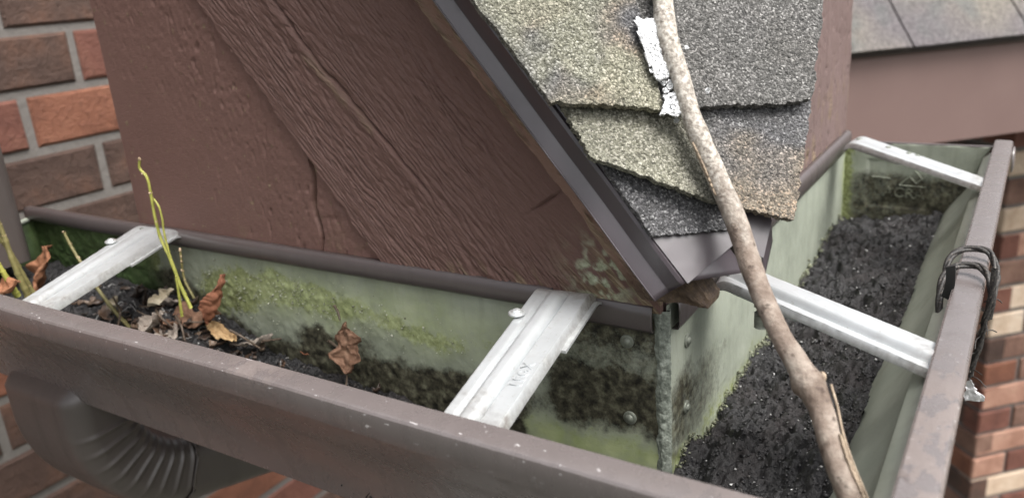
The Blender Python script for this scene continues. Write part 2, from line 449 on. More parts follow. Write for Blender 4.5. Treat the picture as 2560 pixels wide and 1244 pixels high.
M_BR = {
    'orange': m_brick('orange_brick', (0.115, 0.048, 0.031), (0.20, 0.083, 0.050), (0.25, 0.118, 0.075)),
    'red': m_brick('red_brick', (0.095, 0.041, 0.031), (0.165, 0.068, 0.049), (0.21, 0.098, 0.068)),
    'dark': m_brick('dark_brown_brick', (0.048, 0.029, 0.023), (0.082, 0.050, 0.039), (0.13, 0.068, 0.046)),
    'brown': m_brick('brown_brick', (0.11, 0.060, 0.045), (0.20, 0.115, 0.085), (0.26, 0.16, 0.12)),
    'salmon': m_brick('salmon_brick', (0.26, 0.135, 0.095), (0.38, 0.215, 0.155), (0.46, 0.29, 0.215)),
    'cream': m_brick('cream_brick', (0.42, 0.30, 0.21), (0.58, 0.46, 0.35), (0.66, 0.56, 0.45)),
}
k = Mat('grey_mortar'); n = k.noise(120, 5, 0.7)
M_MORTAR = k.done(k.mix(n, (0.115, 0.105, 0.096), (0.19, 0.176, 0.163)), 0.9, 0, k.bump(n, 0.6, 0.003))

# --- plant matter
k = Mat('stick_bark')
n = k.noise(1, 5, 0.65, k.map((90, 90, 90))); n2 = k.noise(520, 4, 0.65); l = k.attr('along')
c1 = k.ramp(n2, [(0.3, (0.13, 0.11, 0.09)), (0.5, (0.34, 0.31, 0.27)), (0.7, (0.58, 0.55, 0.50))])
c2 = k.ramp(n, [(0.3, (0.095, 0.066, 0.050)), (0.5, (0.190, 0.150, 0.122)), (0.72, (0.34, 0.295, 0.25))])
c = k.mix(l, c1, c2)
c = k.mix(k.ramp(k.noise(200, 4, 0.6, k.map((1, 1, 1))), [(0.60, 0.0), (0.68, 0.8)]), c, (0.055, 0.038, 0.030))
c = k.mix(k.attr('knot'), c, (0.10, 0.065, 0.04))
M_BARK = k.done(c, 0.75, 0, k.bump(n2, 0.6, 0.0012, k.bump(n, 0.5, 0.0015)), 0.3)
k = Mat('pale_stick_wood'); M_PEEL = k.done(k.ramp(k.noise(300, 4), [(0.3, (0.13, 0.095, 0.065)), (0.6, (0.29, 0.225, 0.16)), (0.8, (0.45, 0.37, 0.28))]), 0.7)
def m_leaf(name, a, b, c3):
    k = Mat(name); n = k.noise(70, 5, 0.65); v = k.noise(600, 3)
    c = k.ramp(n, [(0.3, a), (0.52, b), (0.74, c3)])
    c = k.mix(k.ramp(v, [(0.62, 0.0), (0.72, 0.6)]), c, tuple(x * 0.4 for x in a))
    c = k.mix(k.math('MULTIPLY', k.attr('vein'), 0.6), c, c3)
    m = k.done(c, 0.8, 0, k.bump(v, 0.4, 0.0006, k.bump(n, 0.6, 0.002)), 0.25)
    return m
M_LF = {'brown': m_leaf('brown_leaf', (0.085, 0.045, 0.028), (0.18, 0.10, 0.065), (0.30, 0.19, 0.13)),
        'tan': m_leaf('tan_leaf', (0.20, 0.12, 0.06), (0.37, 0.24, 0.12), (0.50, 0.36, 0.20)),
        'rust': m_leaf('rust_leaf', (0.14, 0.060, 0.030), (0.26, 0.115, 0.06), (0.34, 0.18, 0.11)),
        'red': m_leaf('red_brown_leaf', (0.12, 0.045, 0.028), (0.23, 0.095, 0.055), (0.32, 0.15, 0.09)),
        'grey': m_leaf('grey_leaf', (0.13, 0.11, 0.09), (0.25, 0.21, 0.18), (0.38, 0.34, 0.30)),
        'pale': m_leaf('pale_leaf', (0.30, 0.25, 0.17), (0.45, 0.39, 0.29), (0.58, 0.53, 0.42))}
def m_stem(name, a, b):
    k = Mat(name); n = k.noise(160, 4, 0.6)
    return k.done(k.ramp(n, [(0.3, a), (0.7, b)]), 0.5)
M_ST = {'green': m_stem('green_stem', (0.23, 0.24, 0.045), (0.40, 0.39, 0.09)),
        'olive': m_stem('olive_stem', (0.115, 0.10, 0.035), (0.24, 0.21, 0.085)),
        'twig': m_stem('brown_twig', (0.05, 0.035, 0.025), (0.13, 0.095, 0.07))}
k = Mat('bud'); M_BUD = k.done((0.42, 0.31, 0.20), 0.6)
k = Mat('black_cord'); n = k.noise(900, 3)
M_CORD = k.done(k.ramp(n, [(0.4, (0.010, 0.009, 0.009)), (0.62, (0.045, 0.040, 0.036)), (0.72, (0.16, 0.13, 0.11))]), 0.6)
k = Mat('black_plastic'); M_BLACK = k.done((0.010, 0.010, 0.010), 0.35)
k = Mat('crumpled_film'); n = k.noise(140, 4, 0.7)
M_FILM = k.done(k.mix(n, (0.55, 0.55, 0.56), (0.85, 0.85, 0.86)), 0.25, 0.2, k.bump(n, 0.6, 0.003))
k = Mat('lawn'); M_LAWN = k.done(k.ramp(k.noise(3, 6, 0.7), [(0.3, (0.030, 0.031, 0.022)), (0.6, (0.055, 0.058, 0.040)), (0.8, (0.09, 0.088, 0.065))]), 0.9)

# ================================================================ GROUND
gm = bpy.data.meshes.new('ground')
gm.from_pydata([(-150, -150, -2.6), (150, -150, -2.6), (150, 150, -2.6), (-150, 150, -2.6)], [], [(0, 1, 2, 3)])
tag(add_mesh('ground', gm, M_LAWN), kind='structure')

# ================================================================ BRICK WALLS
def brick_mesh(name, L, H, D, seed):
    """front face toward +X local, bevelled, slightly uneven; centre of front face at origin; length along Y"""
    r = np.random.default_rng(seed)
    b = 0.0032
    j = lambda s: float(r.normal(0, s))
    y0, y1, z0, z1 = -L / 2, L / 2, -H / 2, H / 2
    outer = [(-b, y0 + j(.0006), z0 + j(.0006)), (-b, y1 + j(.0006), z0 + j(.0006)), (-b, y1 + j(.0006), z1 + j(.0006)), (-b, y0 + j(.0006), z1 + j(.0006))]
    inner = [(j(.0008), y0 + b, z0 + b), (j(.0008), y1 - b, z0 + b), (j(.0008), y1 - b, z1 - b), (j(.0008), y0 + b, z1 - b)]
    back = [(-D, v[1], v[2]) for v in outer]
    V = inner + outer + back
    F = [(0, 1, 2, 3)]
    for i in range(4):
        k2 = (i + 1) % 4
        F += [(4 + i, 4 + k2, k2, i), (8 + i, 8 + k2, 4 + k2, 4 + i)]
    F.append((11, 10, 9, 8))
    me = bpy.data.meshes.new(name); me.from_pydata(V, [], F); me.update()
    return me
def brick_wall(root, origin, dirv, rows, seed, pick, c0=0.0, c1=1.0, stretch=0.203, course=0.067, backing=True, normal=None, span=None):
    """origin: point at row 0 bottom; bricks along dirv; rows: list of (row index, joint offset)"""
    rnd = random.Random(seed)
    d = Vector(dirv).normalized(); nrm = Vector(normal).normalized()
    rot = Matrix((nrm, d, Vector((0, 0, 1)))).transposed().to_euler()
    meshes = {}
    for q, off in rows:
        a = off
        while a > c0: a -= stretch
        while a < c1:
            lo, hi = max(a + 0.005, c0), min(a + stretch - 0.005, c1)
            if hi - lo > 0.02:
                L = hi - lo; cc = (lo + hi) / 2
                kind = pick(q, cc, rnd)
                key = (round(L, 3), kind, rnd.randrange(3))
                if key not in meshes:
                    me = brick_mesh('brick', L, course - 0.010, 0.05, hash(key[0]) % 1000 + key[2]); me.materials.append(M_BR[kind]); meshes[key] = me
                o = bpy.data.objects.new('brick', meshes[key]); COL.objects.link(o); o.parent = root
                p = Vector(origin) + d * cc + Vector((0, 0, (q + 0.5) * course)) + nrm * rnd.uniform(-0.001, 0.0012)
                o.location = p - root.location; o.rotation_euler = rot
            a += stretch
XW = -0.82
wall = empty('brick_wall', (XW, 0.2, -0.6))
tag(wall, 'nearby wall of orange and dark brown bricks behind the left end of the gutter', 'brick wall')
Z0 = 0.1451 - 0.067 * 11
COLS = {10: ['dark', 'red'], 11: ['dark', 'dark'], 9: ['red', 'orange'], 8: ['dark', 'dark'], 7: ['dark', 'dark'], 6: ['orange', 'brown'], 5: ['orange', 'orange']}
def pick_left(q, y, r):
    if q == 10: return 'dark' if y < 0.214 else 'red'
    if q == 9: return 'red' if y < 0.13 else 'orange'
    if q in (8, 11): return 'dark'
    if q == 7: return 'dark' if y > 0.1 else 'brown'
    if q == 6: return 'red'
    if q == 5: return 'orange'
    if q == 4: return 'dark'
    if q == 3: return 'dark' if y < 0.25 else 'brown'
    if q in (1, 2): return 'orange' if y > 0.29 else 'dark'
    return r.choice(['orange', 'red', 'dark', 'brown', 'dark'])
rows = []
for q in range(-9, 19):
    off = 0.2146 if q % 2 == 0 else 0.1300
    rows.append((q, off + 0.004 * ((q * 7) % 5 - 2)))
brick_wall(wall, (XW, 0, Z0), (0, 1, 0), rows, 3, pick_left, -0.75, 0.95, normal=(1, 0, 0))
me = box_mesh('mortar', (XW - 0.09, -0.76, -2.6), (XW - 0.0034, 0.96, Z0 + 19 * 0.067))
add_mesh('mortar', me, M_MORTAR, wall)

# right wall, corner at RWC
RWC = on(2466, 898, (-1, 1, 0), 1.65)
DG = np.array([1, 1, 0]) / math.sqrt(2); DG2 = np.array([-1, 1, 0]) / math.sqrt(2)
rwall = empty('brick_wall', (RWC[0], RWC[1], -2.6))
tag(rwall, 'blurred salmon and brown brick wall corner at the right, beyond the gutter', 'brick wall')
def pick_right(q, y, r):
    return r.choices(['salmon', 'brown', 'red', 'cream', 'orange'], [4, 4, 2, 1.3, 1.5])[0]
rowsR = [(q, (0.0 if q % 2 == 0 else 0.1) ) for q in range(0, 25)]
ZR = -1.9
brick_wall(rwall, (RWC[0], RWC[1], ZR), DG, rowsR, 11, pick_right, 0.0, 0.85, normal=(1, -1, 0))
brick_wall(rwall, (RWC[0], RWC[1], ZR), DG2, [(q, (0.1 if q % 2 == 0 else 0.0)) for q in range(0, 25)], 12,
           lambda q, y, r: r.choices(['brown', 'red', 'dark', 'orange', 'salmon'], [4, 3, 2, 1, 1])[0], 0.0, 0.60, normal=(-1, -1, 0))  # darker brick mix puts this corner face's shade into its colour
def prism(name, poly, z0, z1, mat, parent):
    n = len(poly)
    V = [(p[0], p[1], z0) for p in poly] + [(p[0], p[1], z1) for p in poly]
    F = [tuple(range(n))[::-1], tuple(range(n, 2 * n))] + [(i, (i + 1) % n, n + (i + 1) % n, n + i) for i in range(n)]
    me = bpy.data.meshes.new(name); me.from_pydata(V, [], F); me.update()
    return add_mesh(name, me, mat, parent)
c0 = RWC[:2] + 0.007 * (DG2[:2] + DG[:2]) 
prism('mortar', [c0, c0 + DG[:2] * 0.9, c0 + DG[:2] * 0.9 + DG2[:2] * 0.6, c0 + DG2[:2] * 0.6], -2.6, ZR + 25 * 0.067, M_MORTAR, rwall)

# ================================================================ FAR ROOF, FASCIA (right, parallel to the diagonal)
FD = 1.2
far = empty('eave_roof', on(2350, 350, (-1, 1, 0), FD))
tag(far, 'blurred shingled eave with smooth brown fascia board at the upper right', 'roof')
E0 = on(2260, 128, (-1, 1, 0), FD); EZ = E0[2] + 0.003
e0 = np.array([E0[0], E0[1], 0])
up = np.array([-1, 1, 0]) / math.sqrt(2) * 0.70 + np.array([0, 0, 0.735]); up /= np.linalg.norm(up)
nf = np.cross(DG, up); nf = nf if nf[2] > 0 else -nf
def fb(a, off, z): return e0 + DG * a + DG2 * off + np.array([0, 0, z])
def quad_slab(name, a0, a1, off0, off1, z0, z1, mat, parent):
    P = [fb(a0, off0, z0), fb(a1, off0, z0), fb(a1, off1, z0), fb(a0, off1, z0)]
    Q = [p + np.array([0, 0, z1 - z0]) for p in P]
    me = np_mesh(name, np.array(P + Q), [(0, 3, 2, 1), (4, 5, 6, 7), (0, 1, 5, 4), (1, 2, 6, 5), (2, 3, 7, 6), (3, 0, 4, 7)], False)
    return add_mesh(name, me, mat, parent)
quad_slab('fascia_board', -0.22, 0.75, 0.0, 0.02, EZ - 0.166, EZ - 0.004, M_FASCIA, far)
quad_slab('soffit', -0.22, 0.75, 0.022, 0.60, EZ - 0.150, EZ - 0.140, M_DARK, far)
def tab(a0, a1, r0, r1, lift, bend=0.0):
    base = fb(0, -0.018, EZ + 0.001)
    c = [base + DG * a0 + up * r0, base + DG * a1 + up * r0, base + DG * a1 + up * r1, base + DG * a0 + up * r1]
    P = bilerp(c[0], c[3], c[2], c[1], 10, 14)
    t = np.linspace(0, 1, 10)[:, None]
    hgt = lift + 0.004 * (1 - t) + 0.003 * (fbm(P * 12, 5) - .5)
    P = P + hgt[..., None] * nf
    slab('shingle', P, -nf * 0.005, M_FARSH, far)
for i in range(-1, 4):
    tab(i * 0.226 + 0.002, (i + 1) * 0.226 - 0.002, 0.0, 0.22, 0.004)
    tab(i * 0.226 + 0.115, (i + 1) * 0.226 + 0.111, 0.155, 0.42, 0.011)
P = bilerp(fb(-0.25, -0.012, EZ - 0.003), fb(0.95, -0.012, EZ - 0.003), fb(0.95, -0.012, EZ - 0.003) + up * 0.7, fb(-0.25, -0.012, EZ - 0.003) + up * 0.7, 2, 2)
slab('deck', P, -nf * 0.004, M_DARK, far, smooth=False)

# ================================================================ BOXED EAVE: panels
eave = empty('boxed_eave', (-0.2, 0.02, -0.11))
tag(eave, 'brown painted boxed eave with rough sawn boards above the left gutter run', 'boxed eave')
T1 = np.array([0.625, 0, -0.7806]); N1 = np.array([0.7806, 0, 0.625])
# flat sheet on the left (y = 0) with a split
nx, nz = 480, 360
X = np.linspace(-0.433, -0.002, nx)[:, None]; Z = np.linspace(-0.014, 0.32, nz)[None, :]
Xg, Zg = np.broadcast_arrays(X, Z)
ztop = np.minimum(0.32, (0.020 - 0.7806 * X) / 0.625)
Zg = -0.014 + (Zg + 0.014) / (0.32 + 0.014) * (ztop + 0.014)
w = 0.7806 * Xg + 0.625 * Zg
near = 0.12 + 0.88 * sstep(-0.27, -0.15, w)
d = (fbm(p3(Xg * 90, 0, Zg * 60), 3, 4) - 0.5) * 0.0008 * (0.2 + near) + (fbm(p3(Xg * 480, 0, Zg * 300), 9, 3) - 0.5) * 0.0011 * near
pit = np.clip(fbm(p3(Xg * 260, 1, Zg * 110), 21, 2) - 0.70, 0, 1) * 0.007 * near
d = d + (fbm(p3(Xg * 9, 0, Zg * 9), 31, 2) - .5) * 0.002
xc = -0.2368 + 0.0012 * np.sin(Zg * 140) + 0.0020 * (fbm(p3(0 * Xg, 0, Zg * 55), 8, 3) - .5)
wid = 0.0015 * sstep(0.072, 0.055, Zg) * (0.30 + 0.70 * sstep(0.0, 0.03, Zg))
crack = np.exp(-((Xg - xc) / np.maximum(wid, 1e-5)) ** 2) * (Zg < 0.072)
step = 0.0018 * (Xg > xc) * sstep(0.072, 0.06, Zg)
Yg = -(d - pit) + crack * 0.009
P = p3(Xg, Yg, Zg)
slab('panel_sheet', P, (0, 0.012, 0), M_PANEL, eave, {'worn': np.clip(np.clip(crack, 0, .6) * 0.4 + 0.9 * (fbm(p3(Xg * 300, 4, Zg * 220), 88, 2) > 0.84) + 0.35 * sstep(0.03, -0.005, Zg) * sstep(0.6, 0.75, fbm(p3(Xg * 120, 4, Zg * 90), 89, 3)), 0, 1), 'moss': np.zeros_like(Xg)})
# rough rake board, proud of the sheet
nw, ns = 330, 440
W = np.linspace(-0.1405, 0.012, nw)[:, None]; S = np.linspace(0, 1, ns)[None, :]
Wj = W + 0 * S
# s range: z from 0.215 down to -0.010 ; z = .625 w - .7806 s
s0 = (0.625 * Wj - 0.32) / 0.7806; s1 = np.minimum((0.625 * Wj + 0.0010) / 0.7806, (-0.0005 - 0.7806 * Wj) / 0.625)
Sg = s0 + (s1 - s0) * S
edge = np.exp(-((Wj + 0.1405) / 0.004) ** 2)
Wj = Wj + edge * 0.0016 * (fbm(p3(Sg * 120, 0, 0 * Sg), 4, 3) - 0.5) * 2
Xb = 0.7806 * Wj + 0.625 * Sg; Zb = 0.625 * Wj - 0.7806 * Sg
rings = fbm(p3(Wj * 28, 0, Sg * 2.6), 15, 3) * 12 + Wj * 240 + 1.6 * (fbm(p3(Wj * 160, 0, Sg * 55), 16, 2) - .5)
rg_ = rings - np.floor(rings)
grv = np.exp(-((rg_ - 0.5) / 0.13) ** 2) * sstep(0.34, 0.52, fbm(p3(Wj * 220, 4, Sg * 26), 17, 3))
warp = 0.004 * (fbm(p3(Wj * 20, 0, Sg * 12), 12, 2) - .5)
g1 = fbm(p3((Wj + warp) * 430, 0, Sg * 34), 5, 3)
g2 = fbm(p3((Wj + warp) * 900, 0, Sg * 150), 6, 3)
g3 = fbm(p3(Wj * 60, 0, Sg * 30), 7, 3)
zone = 0.55 + 0.45 * sstep(0.35, 0.6, fbm(p3(Wj * 26, 3, Sg * 14), 14, 2))
rip = np.abs(2 * g1 - 1)
rgh = (0.5 + 0.5 * sstep(-0.141, -0.120, Wj)) * (1 - 0.75 * sstep(-0.028, 0.0, Wj))
# smoother patch and knot around the lower right
kx, kz = -0.062, 0.052
kn = np.exp(-(((Xb - kx) / 0.028) ** 2 + ((Zb - kz) / 0.016) ** 2))
dd = (-0.0014 * grv * zone + 0.0007 * (1 - rip) * zone + 0.0009 * (g2 - .5) + 0.0013 * (fbm(p3(Wj * 420, 2, Sg * 200), 77, 3) - .5)) * rgh * (1 - 0.8 * kn) + 0.0014 * (g3 - .5)
# long split through the board
wl_ = -0.0885 + 0.010 * sstep(-0.25, -0.13, Sg) + 0.003 * (fbm(p3(Sg * 60, 5, 0 * Sg), 2, 3) - .5)
spl = np.exp(-((Wj - wl_) / 0.0009) ** 2) * sstep(-0.30, -0.26, Sg) * sstep(-0.11, -0.15, Sg)
lip_ = np.exp(-((Wj - wl_ + 0.004) / 0.003) ** 2) * sstep(-0.30, -0.27, Sg) * sstep(-0.11, -0.15, Sg)
kcr = np.exp(-(((Xb - kx + 0.002) * 0.55 - (Zb - kz) * 0.83) / 0.0008) ** 2) * np.exp(-(((Xb - kx) ** 2 + (Zb - kz) ** 2) / 0.012 ** 2))
dd = dd - 0.003 * spl + 0.0011 * lip_ - 0.0022 * kcr
Yb = -(0.0035 + dd)
low = sstep(0.050, 0.0, Zb) * sstep(-0.075, -0.012, Xb)
worn = np.clip(low * 1.9 * sstep(0.42, 0.66, fbm(p3((Wj) * 420, 0, Sg * 70), 41, 3)), 0, 1)
worn = np.maximum(worn, 0.9 * sstep(0.62, 0.72, fbm(p3(Wj * 300, 3, Sg * 60), 61, 2)) * sstep(0.02, 0.0, Zb) * sstep(-0.19, -0.1, Xb))
worn = np.maximum(worn, 0.45 * lip_ * sstep(0.5, 0.7, fbm(p3(Wj * 200, 0, Sg * 60), 44, 2)))
moss = np.clip(1.6 * np.exp(-(((Xb + 0.033) / 0.014) ** 2 + ((Zb - 0.014) / 0.016) ** 2)) * sstep(0.40, 0.62, fbm(p3(Xb * 240, 0, Zb * 240), 51, 4)), 0, 1)
P = p3(Xb, Yb, Zb)
slab('rake_board', P.transpose(1, 0, 2), (0, 0.0034, 0), M_BOARD, eave, {'worn': worn.T, 'moss': moss.T})
# weathered trim strip along the rake (left) and its twin on the right face
def trim(name, mirror):
    nw, ns_ = 26, 300
    Wt = np.linspace(0.0018, 0.034, nw)[:, None]; St = np.linspace(0, 1, ns_)[None, :]
    Wt = Wt + 0.004 * sstep(0.4, 1, St) * (1 - (Wt - 0.0045) / 0.03) + 0 * St
    s0 = (0.625 * Wt - 0.34) / 0.7806; s1 = (0.625 * Wt - (0.027 if mirror else 0.0135)) / 0.7806
    s1 = np.minimum(s1, (0.030 - 0.7806 * Wt) / 0.625)
    Sg = s0 + (s1 - s0) * St
    x = 0.7806 * Wt + 0.625 * Sg; z = 0.625 * Wt - 0.7806 * Sg
    g = fbm(p3(Wt * 500, 0, Sg * 40), 71, 3); g2 = fbm(p3(Wt * 900, 0, Sg * 260), 72, 3)
    y = -0.020 - 0.0022 * (g - .5) * 1.6 - 0.0012 * (g2 - .5) * 2
    z = z + 0.0012 * (fbm(p3(Sg * 80, 4, 0 * Sg), 73, 3) - .5) * (St > .02)
    wn_ = np.clip(0.80 * sstep(0.50, 0.62, 0.6 * g + 0.4 * g2) * (0.35 + 0.65 * sstep(-0.015, -0.05, Sg)), 0, 1) * (0.0 if mirror else 1.0); ms = np.clip(sstep(0.52, 0.66, fbm(p3(x * 90, 0, z * 90), 74, 3)) * sstep(-0.16, -0.05, Sg) * 0.0, 0, 1)
    if mirror:
        P = p3(-y, -x, z); b = (-0.018, 0, 0)
        return slab(name, P, b, M_TRIM, eave, {'worn': wn_, 'moss': ms, 'rot': 0.9 + 0 * ms})
    P = p3(x, y, z)
    return slab(name, P.transpose(1, 0, 2), (0, 0.0155, 0), M_TRIM, eave, {'worn': wn_.T, 'moss': ms.T, 'rot': 0.9 * sstep(-0.035, -0.010, Sg.T)})
trim('rake_trim', False)
trim('rake_trim', True)
# board on the right face (x = 0)
ny, nz = 300, 200
Yr = np.linspace(0.004, 0.455, ny)[:, None]; Zr = np.linspace(-0.014, 0.40, nz)[None, :]
zt = np.minimum(0.40, (0.020 + 0.7806 * Yr) / 0.625)
Zr = -0.014 + (Zr + 0.014) / 0.414 * (zt + 0.014)
Yr, Zr = np.broadcast_arrays(Yr, Zr)
gr = fbm(p3(0 * Yr, Yr * 240, Zr * 26), 81, 3); g2 = fbm(p3(0 * Yr, Yr * 500, Zr * 160), 82, 3)
xr = 0.0020 * (gr - .5) * 1.5 - 0.003 * np.clip(g2 - 0.66, 0, 1) * 4
wr = np.clip(sstep(0.10, 0.0, Zr) * sstep(0.56, 0.70, fbm(p3(0 * Yr, Yr * 160, Zr * 60), 83, 3)), 0, 1) * .8
slab('side_board', p3(xr, Yr, Zr), (-0.012, 0, 0), M_SIDE, eave, {'worn': wr, 'moss': 0 * wr})
# soffit underside, back and left cheek close the box
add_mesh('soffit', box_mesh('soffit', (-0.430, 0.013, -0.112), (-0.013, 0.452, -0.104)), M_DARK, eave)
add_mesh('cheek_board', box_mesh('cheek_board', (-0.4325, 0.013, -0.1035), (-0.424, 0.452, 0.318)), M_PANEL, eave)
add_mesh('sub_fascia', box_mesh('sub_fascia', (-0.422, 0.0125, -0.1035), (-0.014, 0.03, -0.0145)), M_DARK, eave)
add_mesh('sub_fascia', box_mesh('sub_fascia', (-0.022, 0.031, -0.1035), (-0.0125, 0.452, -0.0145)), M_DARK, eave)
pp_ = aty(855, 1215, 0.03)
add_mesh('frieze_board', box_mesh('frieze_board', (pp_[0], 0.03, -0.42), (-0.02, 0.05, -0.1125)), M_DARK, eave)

# ================================================================ ROOF
roof = empty('shingle_roof', (0.03, -0.02, 0.03))
tag(roof, 'steep little roof corner with curled worn shingles and dark metal edge flashing', 'roof')
# deck under the shingles
c = [atroof(1230, -20, -0.010), atroof(1735, 690, -0.010), atroof(1895, 640, -0.010), atroof(2035, -20, -0.010)]
kk = 1.30
top0 = c[0] + (c[0] - c[1]) * 1.1; top1 = c[3] + (c[3] - c[2]) * 1.1
slab('deck', bilerp(top0, c[1], c[2], top1, 2, 2), -RN * 0.008, M_DARK, roof, smooth=False)
# rake flashing (left): kick, face, fold, flange
def rake_flashing():
    st = np.linspace(-0.42, -0.0085, 140)
    prof = [(0.0204, -0.0356), (0.0199, -0.0350), (0.0205, -0.0344), (0.0255, -0.0302), (0.0264, -0.0297), (0.0274, -0.0297), (0.0345, -0.0316), (0.0356, -0.0312), (0.0362, -0.0295)]
    rows_ = []
    for w_, y_ in prof:
        sl = st.copy()
        t = (st - st[0]) / (st[-1] - st[0])
        # the lower end is cut at a slant
        sl = st[0] + t * ((-0.0085 + (0.0362 - w_) * -0.05) - st[0])
        rows_.append(N1 * w_ + T1 * sl[:, None] + np.array([0, 1, 0]) * y_)
    P = np.array(rows_)
    wob = 0.0006 * (fbm(p3(np.arange(140) * 0.09, 0, np.zeros(140)), 91, 2) - .5)
    P = P + wob[None, :, None] * np.array([0, 1.0, 0]) * 1.5
    # top flange on the roof plane
    f0 = P[-1]; fl = f0 + (np.array([1, 1, 0]) / math.sqrt(2)) * 0.03
    P = np.concatenate([P, (f0 + 0.001 * DG + RN * 0.0005)[None], fl[None]], 0)
    sheet('rake_flashing', P, M_FLASH, roof, solid=0.0007, sharp=24)
rake_flashing()
# eave flashing over the point of the corner
c = [(1560, 490), (1600, 556), (1718, 709), (1836, 609), (1872, 628), (1907, 645), (1928, 552), (1900, 470)]
poly = [atroof(px, py, hh) for (px, py), hh in zip(c, [0.001] * 8)]
cent = np.mean(poly, 0)
def fan_sheet(name, poly, mat, parent, thick):
    me = bpy.data.meshes.new(name); me.from_pydata([tuple(map(float, p)) for p in poly], [], [tuple(range(len(poly)))[::-1]]); me.update()
    o = add_mesh(name, me, mat, parent)
    md = o.modifiers.new('thickness', 'SOLIDIFY'); md.thickness = thick; md.offset = -1
    return o
fan_sheet('eave_flashing', poly, M_FLASH, roof, 0.0007)
# right drop of the flashing and the bent tongue hanging over the strap
a, b = atroof(1928, 552, 0.001), atroof(1907, 645, 0)
P = bilerp(a, b, b + np.array([0.001, 0.0, -0.010]), a + np.array([0.001, 0, -0.010]), 6, 6)
sheet('flashing_drop', P, M_FLASH, roof, solid=0.0007)
tg = [atx(1812, 640, 0.030), atx(1826, 632, 0.030), atx(1824, 690, 0.034), atx(1800, 682, 0.034)]
P = bilerp(tg[0], tg[3], tg[2], tg[1], 8, 5)
sheet('flashing_tongue', P, M_FLASH, roof, solid=0.001)

def shingle(c4, hs4, nu, nv, tanf, olivef, seed, rag=0.0016, th=0.0042):
    """corner pixels TL TR BR BL on the roof plane at heights hs4"""
    TL, TR, BR, BL = [atroof(p[0], p[1], h) for p, h in zip(c4, hs4)]
    P = bilerp(TL, BL, BR, TR, nu, nv)
    u = np.linspace(0, 1, nu)[:, None]; v = np.linspace(0, 1, nv)[None, :]
    e1 = (TR - TL) / np.linalg.norm(TR - TL); e2 = (BL - TL) / np.linalg.norm(BL - TL)
    r1 = (fbm(p3(v * 26 + 0 * u, seed, 0 * u + 0 * v), seed, 4) - .5) * 2 * rag
    r2 = (fbm(p3(u * 26 + 0 * v, seed + 3, 0 * u + 0 * v), seed + 1, 4) - .5) * 2 * rag
    P = P + (sstep(0.93, 1, u) * r1)[..., None] * e2 + ((sstep(0.95, 1, v) - sstep(0.05, 0, v)) * r2)[..., None] * e1
    Q = P * 1000
    gr_ = fbm(p3(Q[..., 0] * 1.2, Q[..., 1] * 1.2, Q[..., 2] * 1.2), seed + 5, 2)
    P = P + RN * ((gr_ - .5) * 0.0010 + 0.0025 * (fbm(P * 26, seed + 9, 2) - .5))[..., None]
    return slab('shingle', P, -RN * th, M_SHINGLE, roof, {'tan': tanf(u, v, P), 'olive': olivef(u, v, P)})
nz_ = lambda P, s, seed: fbm(P * s, seed, 3)
shingle([(1475, 372), (1850, 470), (1832, 571), (1632, 591)], [.0035, .0035, .0045, .0045], 110, 160, lambda u, v, P: 0 * u * v, lambda u, v, P: 0 * u * v, 201, 0.001)
shingle([(1690, 232), (2032, 232), (1985, 550), (1788, 502)], [.0055, .0055, .012, .010], 230, 220,
        lambda u, v, P: np.clip(sstep(0.42, 0.60, nz_(P, 30, 3) * 0.55 + 0.32 * u + 0.12 * v), 0, 1) * (0.7), lambda u, v, P: 0.12 * sstep(.4, 0, v) + 0 * u, 211)
shingle([(1390, 232), (1735, 250), (1806, 508), (1478, 391)], [.0065, .0065, .014, .014], 170, 240,
        lambda u, v, P: 0.25 + 0 * u * v, lambda u, v, P: np.clip(0.75 + 0.5 * (nz_(P, 40, 7) - .5), 0, 1) * (1 - 0.5 * sstep(.85, 1, v)) + 0 * u, 221)
shingle([(1465, -420), (2112, -420), (2031, 251), (1648, 274)], [.0115, .0115, .0135, .0125], 430, 300,
        lambda u, v, P: 0.10 * nz_(P, 40, 5) + 0 * u, lambda u, v, P: 0.10 + 0 * u * v, 231)
shingle([(868, -420), (1476, -420), (1660, 271), (1378, 254)], [.0125, .0145, .0165, .0155], 430, 300,
        lambda u, v, P: np.clip(sstep(0.42, 0.62, nz_(P, 32, 9) + 0.12 * (v - .3)), 0, 1) * 0.9 + 0 * u, lambda u, v, P: np.clip(0.85 * sstep(0.66, 0.40, nz_(P, 36, 11)), 0, 1) + 0 * u, 241)
# white sealant smears on the joint
def smear(outline, h, seed):
    poly = np.array([atroof(px, py, h) for px, py in outline]); cen = poly.mean(0)
    dens = []
    for a, b in zip(poly, np.roll(poly, -1, 0)):
        for t in np.linspace(0, 1, 13)[:-1]: dens.append(a + (b - a) * t)
    dens = np.array(dens); n = len(dens)
    jit = (fbm(dens * 420, seed, 3) - .5)[:, None]
    dens = cen + (dens - cen) * (1.0 + 0.50 * jit)
    rings = np.linspace(0.03, 1, 16)
    P = np.array([cen + (dens - cen) * s for s in rings])
    hh = (1 - rings ** 4)[:, None] * 0.0008 + 0.0026 * (fbm(P * 900, seed + 1, 2) - .5)
    P = P + RN * hh[..., None]
    V = P.reshape(-1, 3); F = [tuple(f) for f in grid_faces(16, n, True, True)] + [tuple(range(n))]
    o = add_mesh('sealant_smear', np_mesh('sealant_smear', V, F), M_WHITE, roof)
    md = o.modifiers.new('thickness', 'SOLIDIFY'); md.thickness = 0.0015; md.offset = -1
smear([(1584, 50), (1650, 48), (1664, 110), (1672, 190), (1640, 198), (1618, 150), (1600, 95)], 0.0192, 301)
smear([(1664, 236), (1700, 232), (1706, 282), (1694, 292), (1672, 284), (1652, 286)], 0.0190, 303)
